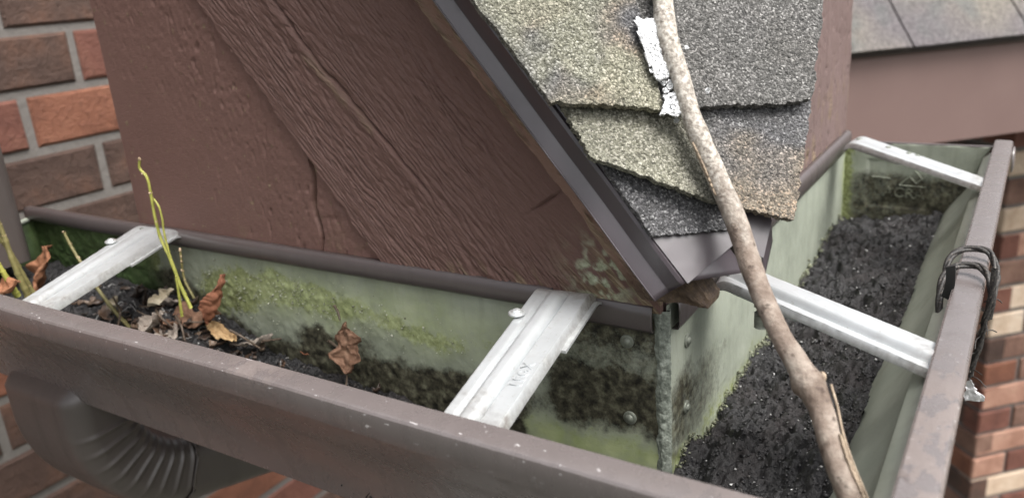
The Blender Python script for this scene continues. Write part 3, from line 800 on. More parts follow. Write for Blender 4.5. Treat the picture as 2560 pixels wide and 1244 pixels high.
for i in range(26):
    tx = rng.uniform(0, 1); px = 1640 + 55 * tx + rng.normal(0, 9); py = 170 + 90 * tx + rng.normal(0, 14)
    if i % 9 == 0: px, py = [(1768, 228), (1715, 120), (1690, 300)][i // 9]
    s = rng.uniform(1.5, 4)
    smear([(px - s, py - s), (px + s, py - s * .7), (px + s, py + s), (px - s * .8, py + s)], 0.0185 if py < 270 else 0.0135, 310 + i)

# ================================================================ GUTTER
gut = empty('rain_gutter', (0.0, 0.0, -0.108))
tag(gut, 'brown corner rain gutter with silt-filled galvanised inside, wrapping the eave corner', 'gutter')
XL, YB, ZB = -0.592, 0.452, -0.108
BO = -0.0068     # B run is slightly narrower
def sweep(prof, na, nb, inset=0.0):
    """profile points (u, z); A run: y = -u from XL to mitre, B run: x = u + BO to YB"""
    rows_ = []
    for u, z in prof:
        ub = u + BO if u > 0.02 else u
        xa = np.linspace(XL, ub, na)[:, None]
        A = np.concatenate([xa, np.full_like(xa, -u), np.full_like(xa, z)], 1)
        yb = np.linspace(-u, YB, nb)[1:, None]
        B = np.concatenate([np.full_like(yb, ub), yb, np.full_like(yb, z)], 1)
        rows_.append(np.concatenate([A, B], 0))
    return np.array(rows_)
def smooth_prof(pts, n):
    pts = np.array(pts, float); q = np.concatenate([pts, np.zeros((len(pts), 1))], 1)
    return spline(q, n)[:, :2]
og = smooth_prof([(0.0850, -0.1065), (0.0865, -0.098), (0.0905, -0.083), (0.1000, -0.063), (0.1120, -0.045), (0.1195, -0.030), (0.1225, -0.0165)], 26)
lip = [(0.1262, -0.0132), (0.1300, -0.0129), (0.1412, -0.0131), (0.1420, -0.0129), (0.1423, -0.0122), (0.1426, -0.0026), (0.1424, -0.0013), (0.1417, -0.0005), (0.1405, -0.0001), (0.1345, 0.0001), (0.1300, 0.0), (0.1292, -0.0005), (0.1291, -0.0014)]
outer = [(0.002, ZB), (0.04, ZB - 0.0003), (0.0820, ZB)] + [tuple(p) for p in og] + lip
PO = sweep(outer, 320, 260)
n_o = len(outer); ncol = PO.shape[1]
zz = PO[..., 2]; uu = np.array([o[0] for o in outer])[:, None] + 0 * zz
wav = fbm(p3(PO[..., 0] * 6, PO[..., 1] * 6, 0 * zz), 401, 2) - .5
fr = sstep(0.10, 0.13, uu)
PO[..., 2] += wav * 0.0016 * fr
PO[..., 1] += np.where(np.arange(ncol)[None, :] < 320, wav * 0.0022 * fr, 0)
crest = np.exp(-(((uu - 0.1405) / 0.0035) ** 2)) * (zz > -0.008)
xA, yB = PO[..., 0], PO[..., 1]
isA = (np.arange(ncol)[None, :] < 320) + 0 * zz
chipA = isA * (crest * (0.25 + 0.75 * sstep(-0.12, 0.0, xA)) + 0.55 * np.exp(-((xA + 0.035) / 0.03) ** 2) * np.exp(-((zz + 0.004) / 0.003) ** 2) * (uu > .139)
               + 0.42 * (zz > -0.0125) * (uu > 0.128))
chipB_glint = (1 - isA) * (crest * sstep(0.05, -0.02, yB) * 1.0 + 0.3 * (uu > 0.128))  # near B crest: scratches plus sparkly edge highlights painted as pale flecks
chip_glint = np.clip(chipA + chipB_glint, 0, 1)
dirt = np.clip((1 - isA) * (uu > 0.127) * (zz > -0.004) * sstep(0.02, -0.045, yB) + isA * (uu > .128) * (zz > -.004) * (np.exp(-(((xA + 0.15) / 0.02) ** 2)) * 0.9 + sstep(0.03, 0.12, xA)), 0, 1)
PO[..., 2] += dirt * 0.0007 * (fbm(PO * 320, 403, 3) - .5) + chip_glint * crest * 0.0006 * (fbm(PO * 500, 404, 2) - .5)
o = sheet('front_shell', PO, M_LIP, gut, False, {'chip_glint': chip_glint, 'dirt': dirt}, sharp=24)
md = o.modifiers.new('thickness', 'SOLIDIFY'); md.thickness = 0.0006; md.offset = 0
# galvanised inside of floor and front
ogi = [(p[0] - 0.0012, p[1] + 0.0006) for p in og]
inner = [(0.0012, ZB + 0.0012), (0.03, ZB + 0.0012), (0.06, ZB + 0.0012), (0.080, ZB + 0.0014)] + ogi + [(0.1248, -0.0135), (0.1262, -0.0118), (0.1290, -0.0115), (0.1380, -0.0115), (0.1400, -0.008), (0.1395, -0.0025), (0.1300, -0.0022)]
PI_ = sweep(inner, 200, 260)
ui = np.array([p[0] for p in inner])[:, None] + 0 * PI_[..., 0]
al = np.clip(sstep(-0.045, -0.10, PI_[..., 2]) * 0.5 + 0.12, 0, 1); gi = np.clip(0.6 * sstep(-0.075, -0.10, PI_[..., 2]) + 0.06, 0, 1) 
o = sheet('front_lining', PI_, M_LINING, gut, True)

# back panels with algae and grime
G = lambda x, z, cx, cz, sx, sz: np.exp(-(((x - cx) / sx) ** 2 + ((z - cz) / sz) ** 2))
nx, nz = 620, 110
Xa = np.linspace(XL, -0.0008, nx)[:, None]; Za = np.linspace(ZB + 0.001, 0.002, nz)[None, :]
Xa, Za = np.broadcast_arrays(Xa, Za)
n1 = fbm(p3(Xa * 55, 0, Za * 55), 501, 4) - .5; n2 = fbm(p3(Xa * 190, 0, Za * 190), 502, 4) - .5
xx, zz = Xa + 0.012 * n1, Za + 0.016 * n1
alg = 0.80 * G(xx, zz, -0.285, -0.028, 0.045, 0.010) + 0.8 * G(xx, zz, -0.340, -0.042, 0.030, 0.016) + 0.65 * G(xx, zz, -0.235, -0.032, 0.03, 0.008) \
    + 0.55 * G(xx, zz, -0.165, -0.042, 0.045, 0.007) + 0.9 * G(xx, zz, -0.150, -0.086, 0.03, 0.006) + 0.22 * sstep(-0.002, -0.02, zz)
film = np.clip(sstep(-0.125, -0.075, xx) * np.exp(-((zz + 0.091) / 0.010) ** 2) + 0.62 * G(xx, zz, -0.27, -0.032, 0.07, 0.020) + 0.50 * G(xx, zz, -0.16, -0.034, 0.07, 0.020) + 0.5 * G(xx, zz, -0.15, -0.086, 0.03, 0.007), 0, 1)
alg = alg + 0.25 * sstep(-0.105, -0.07, xx) * np.exp(-((zz + 0.088) / 0.011) ** 2)
alg = alg + 0.9 * sstep(-0.40, -0.44, xx)
alg = np.clip(alg, 0, 1)
gl = sstep(-0.055 + 0.0 * xx, -0.085, zz - 0.035 * sstep(-0.30, -0.42, xx)) * sstep(-0.06, -0.10, xx)
grm = 0.90 * gl + 0.85 * G(xx, zz, -0.245, -0.060, 0.035, 0.012) + 0.38 * G(xx, zz, -0.16, -0.066, 0.06, 0.010) + 0.45 * G(xx, zz, -0.105, -0.06, 0.03, 0.018)
grm = grm + sstep(-0.085, -0.06, xx) * (0.50 * np.exp(-((zz + 0.058) / 0.020) ** 2) + 0.34 * sstep(-0.04, -0.012, zz) + 0.42)
grm = grm + 0.42 * G(xx, zz, -0.032, -0.052, 0.018, 0.010) + 0.62 * sstep(-0.44, -0.50, xx) * (0.6 + 0.0 * zz) + 0.6 * G(xx, zz, -0.40, -0.045, 0.035, 0.03)
grm = grm - 0.75 * sstep(-0.105, -0.07, xx) * np.exp(-((zz + 0.092) / 0.010) ** 2)
grm = np.clip(grm, 0, 1)
rel = 0.0030 * alg * np.clip(n2 + 0.12, 0, 1) * sstep(-0.10, -0.2, Xa) + 0.0012 * grm * n2
Pa = p3(Xa, -0.0010 - rel, Za)
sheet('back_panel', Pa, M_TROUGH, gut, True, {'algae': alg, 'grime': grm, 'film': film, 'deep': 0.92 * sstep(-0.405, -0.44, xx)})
ny = 470
Yb_ = np.linspace(0.0008, YB, ny)[:, None]; Zb_ = np.linspace(ZB + 0.001, 0.002, nz)[None, :]
Yb_, Zb_ = np.broadcast_arrays(Yb_, Zb_)
n1 = fbm(p3(3, Yb_ * 45, Zb_ * 70), 511, 4) - .5; n2 = fbm(p3(3, Yb_ * 170, Zb_ * 170), 512, 4) - .5
yy, zz = Yb_ + 0.02 * n1, Zb_ + 0.018 * n1
alg = np.clip(0.10 + 0.75 * sstep(-0.078, -0.098, zz) + 0.55 * sstep(0.05, 0.0, yy) * sstep(-0.03, -0.06, zz) * sstep(0.0, 0.2, n1 + .1) + 0.8 * sstep(0.43, 0.45, yy), 0, 1)
grm = np.clip(0.10 + 0.46 * sstep(-0.03, -0.062, zz) * sstep(0.16, 0.05, yy) + 0.28 * sstep(-0.02, -0.05, zz) * G(yy, zz, 0.24, -0.05, 0.10, 0.03) - 0.25 * sstep(-0.085, -0.098, zz) + 0.20 * G(yy, zz, .02, -.05, .02, .03), 0, 1)
Pb = p3(0.0010 + 0.0014 * alg * np.clip(n2 + .1, 0, 1) + 0.0010 * grm * n2, Yb_, Zb_)
sheet('back_panel', Pb, M_TROUGH, gut, False, {'algae': 0.6 * alg, 'grime': grm, 'film': 0.12 * sstep(-0.085, -0.100, zz) + 0.5 * sstep(0.435, 0.45, yy)})

# rolled brown flange along the top of both back panels
def flange(axis, a0, a1, prof, n=160, seed=1, mat=M_FLANGE):
    t = np.linspace(a0, a1, n)
    rows_ = []
    for u, z in prof:
        wob = 0.0008 * (fbm(p3(t * 14, seed, 0 * t), seed, 2) - .5)
        if axis == 'x': rows_.append(p3(t, -u + wob, z + wob))
        else: rows_.append(p3(u + wob, t, z + wob))
    P = np.array(rows_)
    o = sheet('back_flange', P, mat, gut, axis != 'x', solid=0.0007)
fp = [(0.0000, 0.0042), (0.0030, 0.0046), (0.0052, 0.0040), (0.0066, 0.0020), (0.0071, -0.0020), (0.0068, -0.0055), (0.0052, -0.0078), (0.0025, -0.0086), (0.0015, -0.0086)]
flange('x', XL, -0.062, fp, seed=21)
fp2 = [(0.0020, 0.0020), (0.0038, 0.0026), (0.0052, 0.0020), (0.0056, -0.0030), (0.0056, -0.0100), (0.0048, -0.0118), (0.0020, -0.0118)]
flange('x', -0.0605, -0.0045, fp2, 60, 22)
flange('y', 0.0055, 0.062, fp2, 60, 23)
fpB = [(0.0004, 0.0042), (0.0026, 0.0046), (0.0046, 0.0036), (0.0056, 0.0000), (0.0050, -0.0070), (0.0030, -0.0118), (0.0015, -0.0122)]
flange('y', 0.0635, YB - 0.004, fpB, seed=24, mat=M_LIP if False else M_FLANGE)

# corner seam: lumpy sealant over the folded joint
nu_, nv_ = 34, 200
a = np.linspace(-1, 1, nu_)[:, None]; v = np.linspace(ZB + 0.001, -0.0005, nv_)[None, :]
a, v = np.broadcast_arrays(a, v)
half = 0.0052 + 0.0014 * (fbm(p3(0 * v, v * 130, 0 * v), 601, 3) - .5) * 2 + 0.004 * sstep(-0.100, -0.108, v) + 0.002 * sstep(-0.010, 0, v)
bulge = 0.0014 * (1 - np.abs(a) ** 3) + 0.0012 * (fbm(p3(a * 7, v * 420, 0 * v), 602, 3) - .5) * (1 - a ** 4)
ridge = 0.0016 * np.exp(-((a - 0.18) / 0.10) ** 2) - 0.0014 * np.exp(-((a - 0.38) / 0.07) ** 2)
off = 0.0006 + bulge + ridge
xs = np.where(a < 0, a * half, 0); ys = np.where(a > 0, a * half, 0)
rx = np.clip(a * 2 + 0.5, 0, 1); 
nxv = np.where(a < -0.25, 0.0, np.where(a > 0.25, 1.0, (a + 0.25) * 2)); nyv = -np.where(a < -0.25, 1.0, np.where(a > 0.25, 0.0, (0.25 - a) * 2))
P = p3(xs + nxv * off, ys + nyv * off, v)
sheet('corner_seam', P, M_CAULK, gut, False, solid=0.0005)
# rivets on sealant dabs
for (c, nrm) in [((-0.0204, -0.0014, -0.0205), (0, -1, 0)), ((-0.0199, -0.0016, -0.0658), (0, -1, 0)), ((0.0014, 0.0289, -0.0292), (1, 0, 0)), ((0.0014, 0.027, -0.069), (1, 0, 0))]:
    dome('rivet', c, nrm, 0.0024, 0.0016, M_BOLT, gut, washer=0.0038, seg=18)

# end caps
def end_cap(plane, val, name, mark):
    pts = [(0.0015, ZB + 0.001)] + [(0.083, ZB + 0.001)] + [tuple(p) for p in og] + [(0.1255, -0.011)]
    tops = -0.006
    # grid: for each z row between bottom and top, u from 0 to front
    nz_, nu2 = 90, 110
    zc = np.linspace(ZB + 0.001, tops, nz_)
    ogz = np.r_[ZB, og[:, 1], -0.012, tops]; ogu = np.r_[0.083, og[:, 0], 0.1255, 0.1290]
    umax = np.interp(zc, ogz, ogu) - 0.0016
    Ug = np.linspace(0.0012, 1, nu2)[None, :] * umax[:, None]; Zg = zc[:, None] + 0 * Ug
    rel = 0.0005 * (fbm(p3(Ug * 60, 0, Zg * 60), 701, 3) - .5) * 2 
    # pressed panel outline
    box_ = np.minimum.reduce([sstep(0.020, 0.023, Ug), sstep(0.083, 0.080, Ug), sstep(-0.068, -0.065, Zg), sstep(-0.020, -0.023, Zg)])
    rel = rel - 0.0010 * box_
    al = np.clip(0.12 + 0.8 * np.exp(-(Ug / 0.010) ** 2) + 0.7 * sstep(-0.070, -0.090, Zg), 0, 1)
    gm_ = np.clip(0.50 * sstep(-0.022, -0.042, Zg) + 0.18 + 0.42 * np.exp(-(((Ug - 0.085) / 0.02) ** 2 + ((Zg + 0.072) / 0.012) ** 2)) - 0.35 * np.exp(-(Ug / 0.008) ** 2), 0, 1)
    if plane == 'y': P = p3(np.where(Ug > .02, Ug + BO * sstep(.02, .06, Ug), Ug), val - rel, Zg); fl = False
    else: P = p3(val + rel, -Ug, Zg); fl = True
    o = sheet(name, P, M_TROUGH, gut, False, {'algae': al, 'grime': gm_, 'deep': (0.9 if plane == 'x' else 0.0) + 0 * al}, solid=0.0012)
    # rolled top edge
    e = P[-1]; rim = spline(e[::12], 60)
    return o
end_cap('y', YB - 0.002, 'end_cap', True)
end_cap('x', XL + 0.002, 'end_cap', False)
t = np.linspace(0.0, 0.124, 30)
tube('end_cap_rim', p3(t, np.full(30, YB - 0.002), np.full(30, -0.006)), 0.0013, 10, M_FLANGE, gut)
tube('end_cap_rim', p3(np.full(30, XL + 0.002), -t, -0.006 - 0.004 * np.sin(t * 30)), 0.0022, 10, M_TROUGH, gut)

def text_mesh(body, size, extrude):
    cu = bpy.data.curves.new('lettering', 'FONT'); cu.body = body; cu.size = size; cu.extrude = extrude
    cu.align_x = 'CENTER'; cu.align_y = 'CENTER'; cu.resolution_u = 3
    ob = bpy.data.objects.new('lettering', cu); COL.objects.link(ob)
    bpy.context.view_layer.update()
    me = bpy.data.meshes.new_from_object(ob.evaluated_get(bpy.context.evaluated_depsgraph_get()))
    bpy.data.objects.remove(ob); bpy.data.curves.remove(cu)
    return me
def place_text(body, size, extrude, center, ex, ey, mat, parent, name):
    me = text_mesh(body, size, extrude)
    ex = Vector(ex).normalized(); ey = Vector(ey); ey = (ey - ex * ey.dot(ex)).normalized(); ez = ex.cross(ey)
    Mx = Matrix((ex, ey, ez)).transposed().to_4x4(); Mx.translation = Vector(center)
    me.transform(Mx); me.materials.clear()
    for an_, av_ in (('algae', .35), ('grime', .62)):
        at_ = me.attributes.new(an_, 'FLOAT', 'POINT'); at_.data.foreach_set('value', np.full(len(me.vertices), av_, np.float32))
    return add_mesh(name, me, mat, parent)
ycap = YB - 0.0040
place_text('ACRA', 0.0135, 0.0006, (0.054, ycap, -0.052), (1, 0, -0.04), (0, 0, 1), M_TROUGH, gut, 'pressed_lettering')
def bar(p, q, r, mat, parent, name='pressed_mark'):
    p, q = np.array(p), np.array(q); P = p + (q - p) * np.linspace(0, 1, 8)[:, None]
    return tube(name, P, r, 8, mat, parent, attrs={'algae': np.full(64, .3), 'grime': np.full(64, .55)})
for p, q in [((0.026, ycap, -0.0375), (0.042, ycap, -0.0385)), ((0.050, ycap, -0.0445), (0.072, ycap, -0.0450)), ((0.050, ycap, -0.044), (0.058, ycap, -0.036)),
             ((0.058, ycap, -0.036), (0.064, ycap, -0.042)), ((0.062, ycap, -0.030), (0.069, ycap, -0.038)), ((0.064, ycap, -0.042), (0.070, ycap, -0.036))]:
    bar(p, q, 0.0007, M_TROUGH, gut)
dome('end_tab', (0.1375, YB - 0.02, -0.012), (1, 0, 0), 0.011, 0.0016, M_LIP, gut, seg=24)

# ---- strap hangers
def hanger(bl, br, fr_, fl, zb, zf, label, rust=0.0, hump=0.0, ribs=True, hook=0.012):
    """corner pixels back-left, back-right, front-right, front-left; laid flat between flange and lip"""
    BL, BR = atz(bl[0], bl[1], zb), atz(br[0], br[1], zb)
    FL, FR = atz(fl[0], fl[1], zf), atz(fr_[0], fr_[1], zf)
    nu2, nv2 = 90, 61
    u = np.linspace(0, 1, nu2)[:, None]; v = np.linspace(0, 1, nv2)[None, :]
    ext = 0.010 / np.linalg.norm(FL - BL)      # slips under the lip
    P = bilerp(BL, FL + (FL - BL) * ext, FR + (FR - BR) * ext, BR, nu2, nv2)
    ax = (FL - BL) / np.linalg.norm(FL - BL); wd = np.linalg.norm(BR - BL)
    hp = 0
    if ribs:
        hp = 0.0026 * np.exp(-((v - 0.45) / 0.13) ** 4) - 0.0018 * np.exp(-((v - 0.26) / 0.040) ** 2) - 0.0019 * np.exp(-((v - 0.62) / 0.018) ** 2)
    else:
        hp = 0.0018 * np.exp(-((v - 0.5) / 0.25) ** 4)
    down = -0.0030 * (sstep(0.04, 0.0, v) + sstep(0.955, 1.0, v) * 1.5)
    hp = hp * sstep(0.02, 0.16, u) + down
    L = np.linalg.norm(FL - BL); dist = u * L
    drop = np.where(dist < hook, -(1 - np.sqrt(np.clip(1 - ((hook - dist) / hook) ** 2 * 0.9, 0, 1))) * hook * 0.75, 0)
    P = P + p3(0, 0, hp + drop + 0 * v + hump * np.sin(u * math.pi))
    P = P + np.array([0, 0, 1]) * (0.0003 * (fbm(P * 220, 801, 2) - .5))[..., None]
    nn_ = (fbm(P * 160, 803, 3) - .5) * 2
    rs = np.clip(rust * sstep(0.17, 0.03, u + 0.05 * nn_) + 0.55 * sstep(0.80, 0.96, u + 0.10 * nn_) + 0.45 * sstep(0.06, 0.0, v + 0.05 * nn_) + 0.45 * sstep(0.93, 1.0, v + 0.05 * nn_) + 0.16 * sstep(0.15, 0.5, nn_), 0, 1)
    cen = (BL + BR + FL + FR) / 4
    o = slab('hanger_strap', P, (0, 0, -0.0014), M_STRAP, gut, {'rust': rs})
    tag(o, label)
    # under layer, narrower, showing along the edge
    Q = bilerp(BL, BL + (FL - BL) * 0.45, BR + (FR - BR) * 0.45, BR, 20, 10)
    sh = (BR - BL) / wd * 0.0025
    Q = Q * 1.0 + sh - np.array([0, 0, 0.0052])
    Q[..., 2] += np.where(np.linspace(0, 1, 20)[:, None] < 0.12, -0.003 * (1 - np.linspace(0, 1, 20)[:, None] / 0.12), 0)
    u2 = slab('under_clip', Q, (0, 0, -0.0014), M_STRAP, o, {'rust': 0.3 + 0 * Q[..., 0]})
    u2.location = (0, 0, 0)
    return o, P, ax
def sub(o, child):
    child.parent = o; child.location = (0, 0, 0)
h1, P1, ax1 = hanger((358, 552), (448, 563), (128, 763), (60, 744), 0.0085, -0.0030, 'silvery strap at the left end with a round screw head', 0.0)
h2, P2, ax2 = hanger((1349, 702), (1493, 716), (1254, 1064), (1106, 1025), 0.0095, -0.0030, 'wide silvery strap beside the corner, stained at its back end', 0.9)
h3, P3, ax3 = hanger((1785, 690), (1815, 640), (2328, 848), (2306, 917), 0.0070, -0.0030, 'bright silvery strap crossing under the stick', 0.0, ribs=True)
h4, P4, ax4 = hanger((2109, 348), (2136, 331), (2452, 440), (2452, 466), 0.0095, -0.0030, 'far silvery strap beside the gutter end', 0.0, ribs=False, hook=0.016)
for (hh, P, u, v, r) in [(h2, P2, 26, 3, 0.0042), (h1, P1, 27, 4, 0.0042)]:
    p = P[u, v] + np.array([0, 0, 0.0014]); sub(hh, dome('screw_head', p, (0, 0, 1), r * .62, 0.0016, M_RIVET, None, washer=r))
sub(h1, dome('hole', P1[8, 14] + np.array([0, 0, 0.0006]), (0, 0, 1), 0.0016, 0.0003, M_BOLT, None))
for u, v in [(28, 28), (41, 34), (46, 40), (8, 26)]:
    sub(h4, dome('screw_head', P4[u, v] + np.array([0, 0, .0004]), (0, 0, 1), 0.0022, 0.0006, M_BOLT, None))
# bolt under the bright strap
bp = P3[22, 8]
for dz, r, hgt in [(-0.0050, 0.0042, 0.004), (-0.0135, 0.0040, 0.0095)]:
    b_ = tube('bolt', p3(np.full(5, bp[0]), np.full(5, bp[1]), np.linspace(bp[2] + dz + 0.003, bp[2] + dz - hgt * .5, 5)), r, 6 if dz > -0.006 else 12, M_BOLT, None)
    sub(h3, b_)
# pressed lettering on the wide strap
cT = P2[58, 48]; exT = ax2; eyT = (P2[58, 0] - P2[58, 60])
lt = place_text('LEGX', 0.0078, 0.00025, cT + np.array([0, 0, 0.0003]), -exT, eyT, M_STRAP, None, 'pressed_lettering'); sub(h2, lt)

# ================================================================ SILT
def crumbs(name, pts, sizes, tones, parent=None):
    n = len(pts)
    base = np.array([(1, 0, 0), (-1, 0, 0), (0, 1, 0), (0, -1, 0), (0, 0, .8), (0, 0, -.8)], float)
    F0 = np.array([(0, 2, 4), (2, 1, 4), (1, 3, 4), (3, 0, 4), (2, 0, 5), (1, 2, 5), (3, 1, 5), (0, 3, 5)])
    B = base[None] * (1 + 0.35 * rng.normal(size=(n, 6, 1))) + 0.18 * rng.normal(size=(n, 6, 3))
    an = rng.uniform(0, 6.28, n); ti = rng.uniform(-.8, .8, n)
    ca, sa, ct, st = np.cos(an), np.sin(an), np.cos(ti), np.sin(ti)
    Rm = np.zeros((n, 3, 3)); Rm[:, 0, 0] = ca; Rm[:, 0, 1] = -sa * ct; Rm[:, 0, 2] = sa * st; Rm[:, 1, 0] = sa; Rm[:, 1, 1] = ca * ct; Rm[:, 1, 2] = -ca * st; Rm[:, 2, 1] = st; Rm[:, 2, 2] = ct
    V = np.einsum('nij,nkj->nki', Rm, B) * sizes[:, None, None] + pts[:, None]
    F = (F0[None] + (np.arange(n) * 6)[:, None, None]).reshape(-1, 3)
    me = np_mesh(name, V, F, False, {'tone': np.repeat(tones, 6)})
    return add_mesh(name, me, M_CRUMB, parent)
def silt_zB(x, y):
    b = -0.1015 + 0.022 * sstep(0.10, 0.45, y) + 0.002 * np.sin(y * 40) + 0.030 * np.clip(x / 0.09, 0, 1.1) ** 1.4 * (1 - 0.75 * sstep(0.15, 0.43, y)) * sstep(-0.11, -0.03, y)
    cl = 0.35 + 0.65 * sstep(0.42, 0.62, fbm(p3(x * 18, y * 18, 7 + 0 * x), 907, 2) + 0.25 * sstep(0.0, 0.16, y))
    b = b + 0.0080 * (fbm(p3(x * 38, y * 38, 0 * x), 901, 3) - .5) * 2 + cl * 0.0095 * (0.45 - np.abs(2 * fbm(p3(x * 90, y * 90, 0 * x), 902, 3) - 1) * 1.6) + 0.0026 * (fbm(p3(x * 420, y * 420, 0 * x), 903, 3) - .5) * 2
    return np.maximum(b, ZB + 0.002)
def silt_zA(x, y):
    b = -0.1000 + 0.014 * sstep(-0.10, -0.25, x) + 0.034 * sstep(-0.26, -0.40, x) + 0.006 * sstep(-0.42, -0.5, x) - 0.020 * sstep(-0.03, -0.09, y) * sstep(-0.25, -0.40, x)
    b = b + 0.0050 * (fbm(p3(x * 60, y * 60, 2), 911, 3) - .5) * 2 + 0.0035 * (fbm(p3(x * 200, y * 200, 2), 912, 3) - .5) * 2 + 0.0016 * (fbm(p3(x * 620, y * 620, 2), 913, 2) - .5) * 2
    return np.maximum(b, ZB + 0.002)
def front_u(z):
    return np.interp(z, og[:, 1], og[:, 0]) - 0.0018
nx, ny = 96, 520
u = np.linspace(0, 1, nx)[:, None]; y = np.linspace(-0.118, YB - 0.003, ny)[None, :]
x0 = np.where(y > 0.0, 0.0015, 0.0015)
z_mean = -0.099 + 0.022 * sstep(0.10, 0.45, y) + 0.031 * (1 - 0.75 * sstep(0.15, 0.43, y)) * sstep(-0.11, -0.03, y)
x1 = front_u(z_mean) + BO
X = x0 + (x1 - x0) * u; Yy = y + 0 * u
X = np.where(Yy < -0.078, np.maximum(X, 0.0015), X)
Zs = silt_zB(X, Yy)
tagS = sheet('silt', p3(X, Yy, Zs), M_SILT, None, False)
tag(tagS, 'wet black silt and grit filling the right gutter run', 'silt', kind='stuff')
nx, ny = 560, 96
x = np.linspace(XL + 0.003, 0.0012, nx)[:, None]; v = np.linspace(0, 1, ny)[None, :]
zm = -0.1000 + 0.014 * sstep(-0.10, -0.25, x) + 0.034 * sstep(-0.26, -0.40, x) - 0.02 * sstep(-.25, -.4, x)
yf = -front_u(zm)
Ya = -0.0015 + (yf + 0.0015) * v; Xg = x + 0 * v
tagA = sheet('silt', p3(Xg, Ya, silt_zA(Xg, Ya)), M_SILT, None, True)
tag(tagA, 'dark silt and rotted litter in the left gutter run', 'silt', kind='stuff')
n = 7000
px = rng.uniform(0.003, 0.088, n); py = rng.uniform(-0.11, YB - 0.006, n)
pts = p3(px, py, silt_zB(px, py) + 0.0004)
tn = rng.uniform(0, 0.90, n); tn[rng.uniform(size=n) > 0.994] = 0.985; tn[rng.uniform(size=n) > 0.972] = 0.955
sz = rng.lognormal(-7.35, 0.42, n)
tag(crumbs('grit', pts, np.clip(sz, 0.0002, 0.0022), tn), 'loose dark grit with pale specks lying on the right run silt', 'grit', kind='stuff')
n = 5200
px = rng.uniform(XL + 0.01, 0.0, n); py = -rng.uniform(0.003, 0.088, n)
pts = p3(px, py, silt_zA(px, py) + 0.0004)
tn = rng.uniform(0, 0.93, n); tn[rng.uniform(size=n) > 0.990] = 1.0
sz = rng.lognormal(-7.2, 0.5, n)
tag(crumbs('grit', pts, np.clip(sz, 0.0002, 0.003), tn), 'loose dark crumbs and pale specks on the left run litter', 'grit', kind='stuff')
# moss crust along the silt edge against the back of the B run
n = 900
py = rng.uniform(0.01, YB - 0.01, n); px = 0.0015 + np.abs(rng.normal(0, 0.0014, n))
pts = p3(px, py, silt_zB(px, py) + 0.001 + np.abs(rng.normal(0, 0.0015, n)))
k = Mat('moss_crumb'); M_MOSSC = k.done(k.ramp(k.attr('tone'), [(0, (0.07, 0.07, 0.045)), (0.6, (0.22, 0.235, 0.16)), (1, (0.47, 0.48, 0.40))]), 0.8)
oc = crumbs('moss', pts, np.clip(rng.lognormal(-7.3, 0.45, n), 0.0003, 0.002), rng.uniform(0, .7, n)); oc.data.materials.clear(); oc.data.materials.append(M_MOSSC)
tag(oc, 'green grey moss crumbs where the right run silt meets the gutter back', 'moss', kind='stuff')
# moss tufts on the A back panel
n = 1800
px = np.concatenate([rng.normal(-0.285, 0.040, n // 2), rng.normal(-0.335, 0.030, n // 4), rng.normal(-0.20, 0.05, n - n // 2 - n // 4)])
pz = np.concatenate([rng.normal(-0.031, 0.009, n // 2), rng.normal(-0.046, 0.012, n // 4), rng.normal(-0.044, 0.007, n - n // 2 - n // 4)])
kp = (fbm(p3(px * 150, 0, pz * 150), 921, 3) > 0.52) & (px < -0.12) & (px > -0.40) & (pz < -0.012)
px, pz = px[kp], pz[kp]; n = len(px)
pts = p3(px, -0.0020 - np.abs(rng.normal(0, 0.0006, n)), pz)
oc = crumbs('moss', pts, np.clip(rng.lognormal(-7.85, 0.40, n), 0.0002, 0.0010), rng.uniform(0.2, 1.0, n)); oc.data.materials.clear(); oc.data.materials.append(M_MOSSC)
tag(oc, 'yellow green moss flecks on the pale back of the left gutter run', 'moss', kind='stuff')

# ================================================================ STICK
pix = [(1628, -160, 1.880, .0045), (1656, 0, 1.836, .0045), (1671, 100, 1.816, .0046), (1703, 200, 1.799, .0042), (1731, 300, 1.787, .0043), (1787, 430, 1.772, .0047), (1843, 560, 1.752, .0049), (1890, 700, 1.687, .0045),
       (1936, 805, 1.630, .0043), (1958, 850, 1.608, .0042), (1992, 905, 1.585, .0047), (2020, 955, 1.562, .0053), (2049, 1012, 1.535, .0048), (2075, 1100, 1.492, .0045), (2106, 1190, 1.452, .0046), (2134, 1260, 1.420, .0047), (2146, 1290, 1.408, .0046)]
SP = np.array([list(CAM + ray(a, b) * t * 1e-4) + [r] for a, b, t, r in pix])
SP = spline(SP, 320); KI = int(np.argmin(np.linalg.norm(SP[:, :3] - (CAM + ray(2020, 955) * 1.562e-4), axis=1))); KF = KI / 319
stick = empty('stick', SP[-1, :3])
tag(stick, 'long bare grey brown stick leaning from the roof across the strap into the gutter', 'stick')
t = np.linspace(0, 1, 320)
kpos = [(0.155, 0.5, 0.08), (0.60, 2.0, 0.10), (KF, 0.9, 0.26), (KF + 0.005, 3.9, 0.12), (0.36, 4.0, 0.06), (0.28, 1.0, .05)]
def rad(tt, an):
    m = 1 + 0.08 * (fbm(p3(np.cos(an) * 1.6 + 0 * tt, np.sin(an) * 1.6 + 0 * tt, tt * 24 + 0 * an), 951, 4) - .5) * 2
    m = m + 0.05 * (fbm(p3(np.cos(an) * 4 + 0 * tt, np.sin(an) * 4 + 0 * tt, tt * 60 + 0 * an), 952, 3) - .5) * 2
    for kp_, ka, kh in kpos:
        da = np.arctan2(np.sin(an - ka), np.cos(an - ka))
        m = m + kh * np.exp(-((tt - kp_) / 0.012) ** 2 - (da / 0.7) ** 2) + 0.05 * np.exp(-((tt - kp_) / 0.02) ** 2)
    return m
ns = 30
an = np.linspace(0, 2 * math.pi, ns, endpoint=False)[None, :]
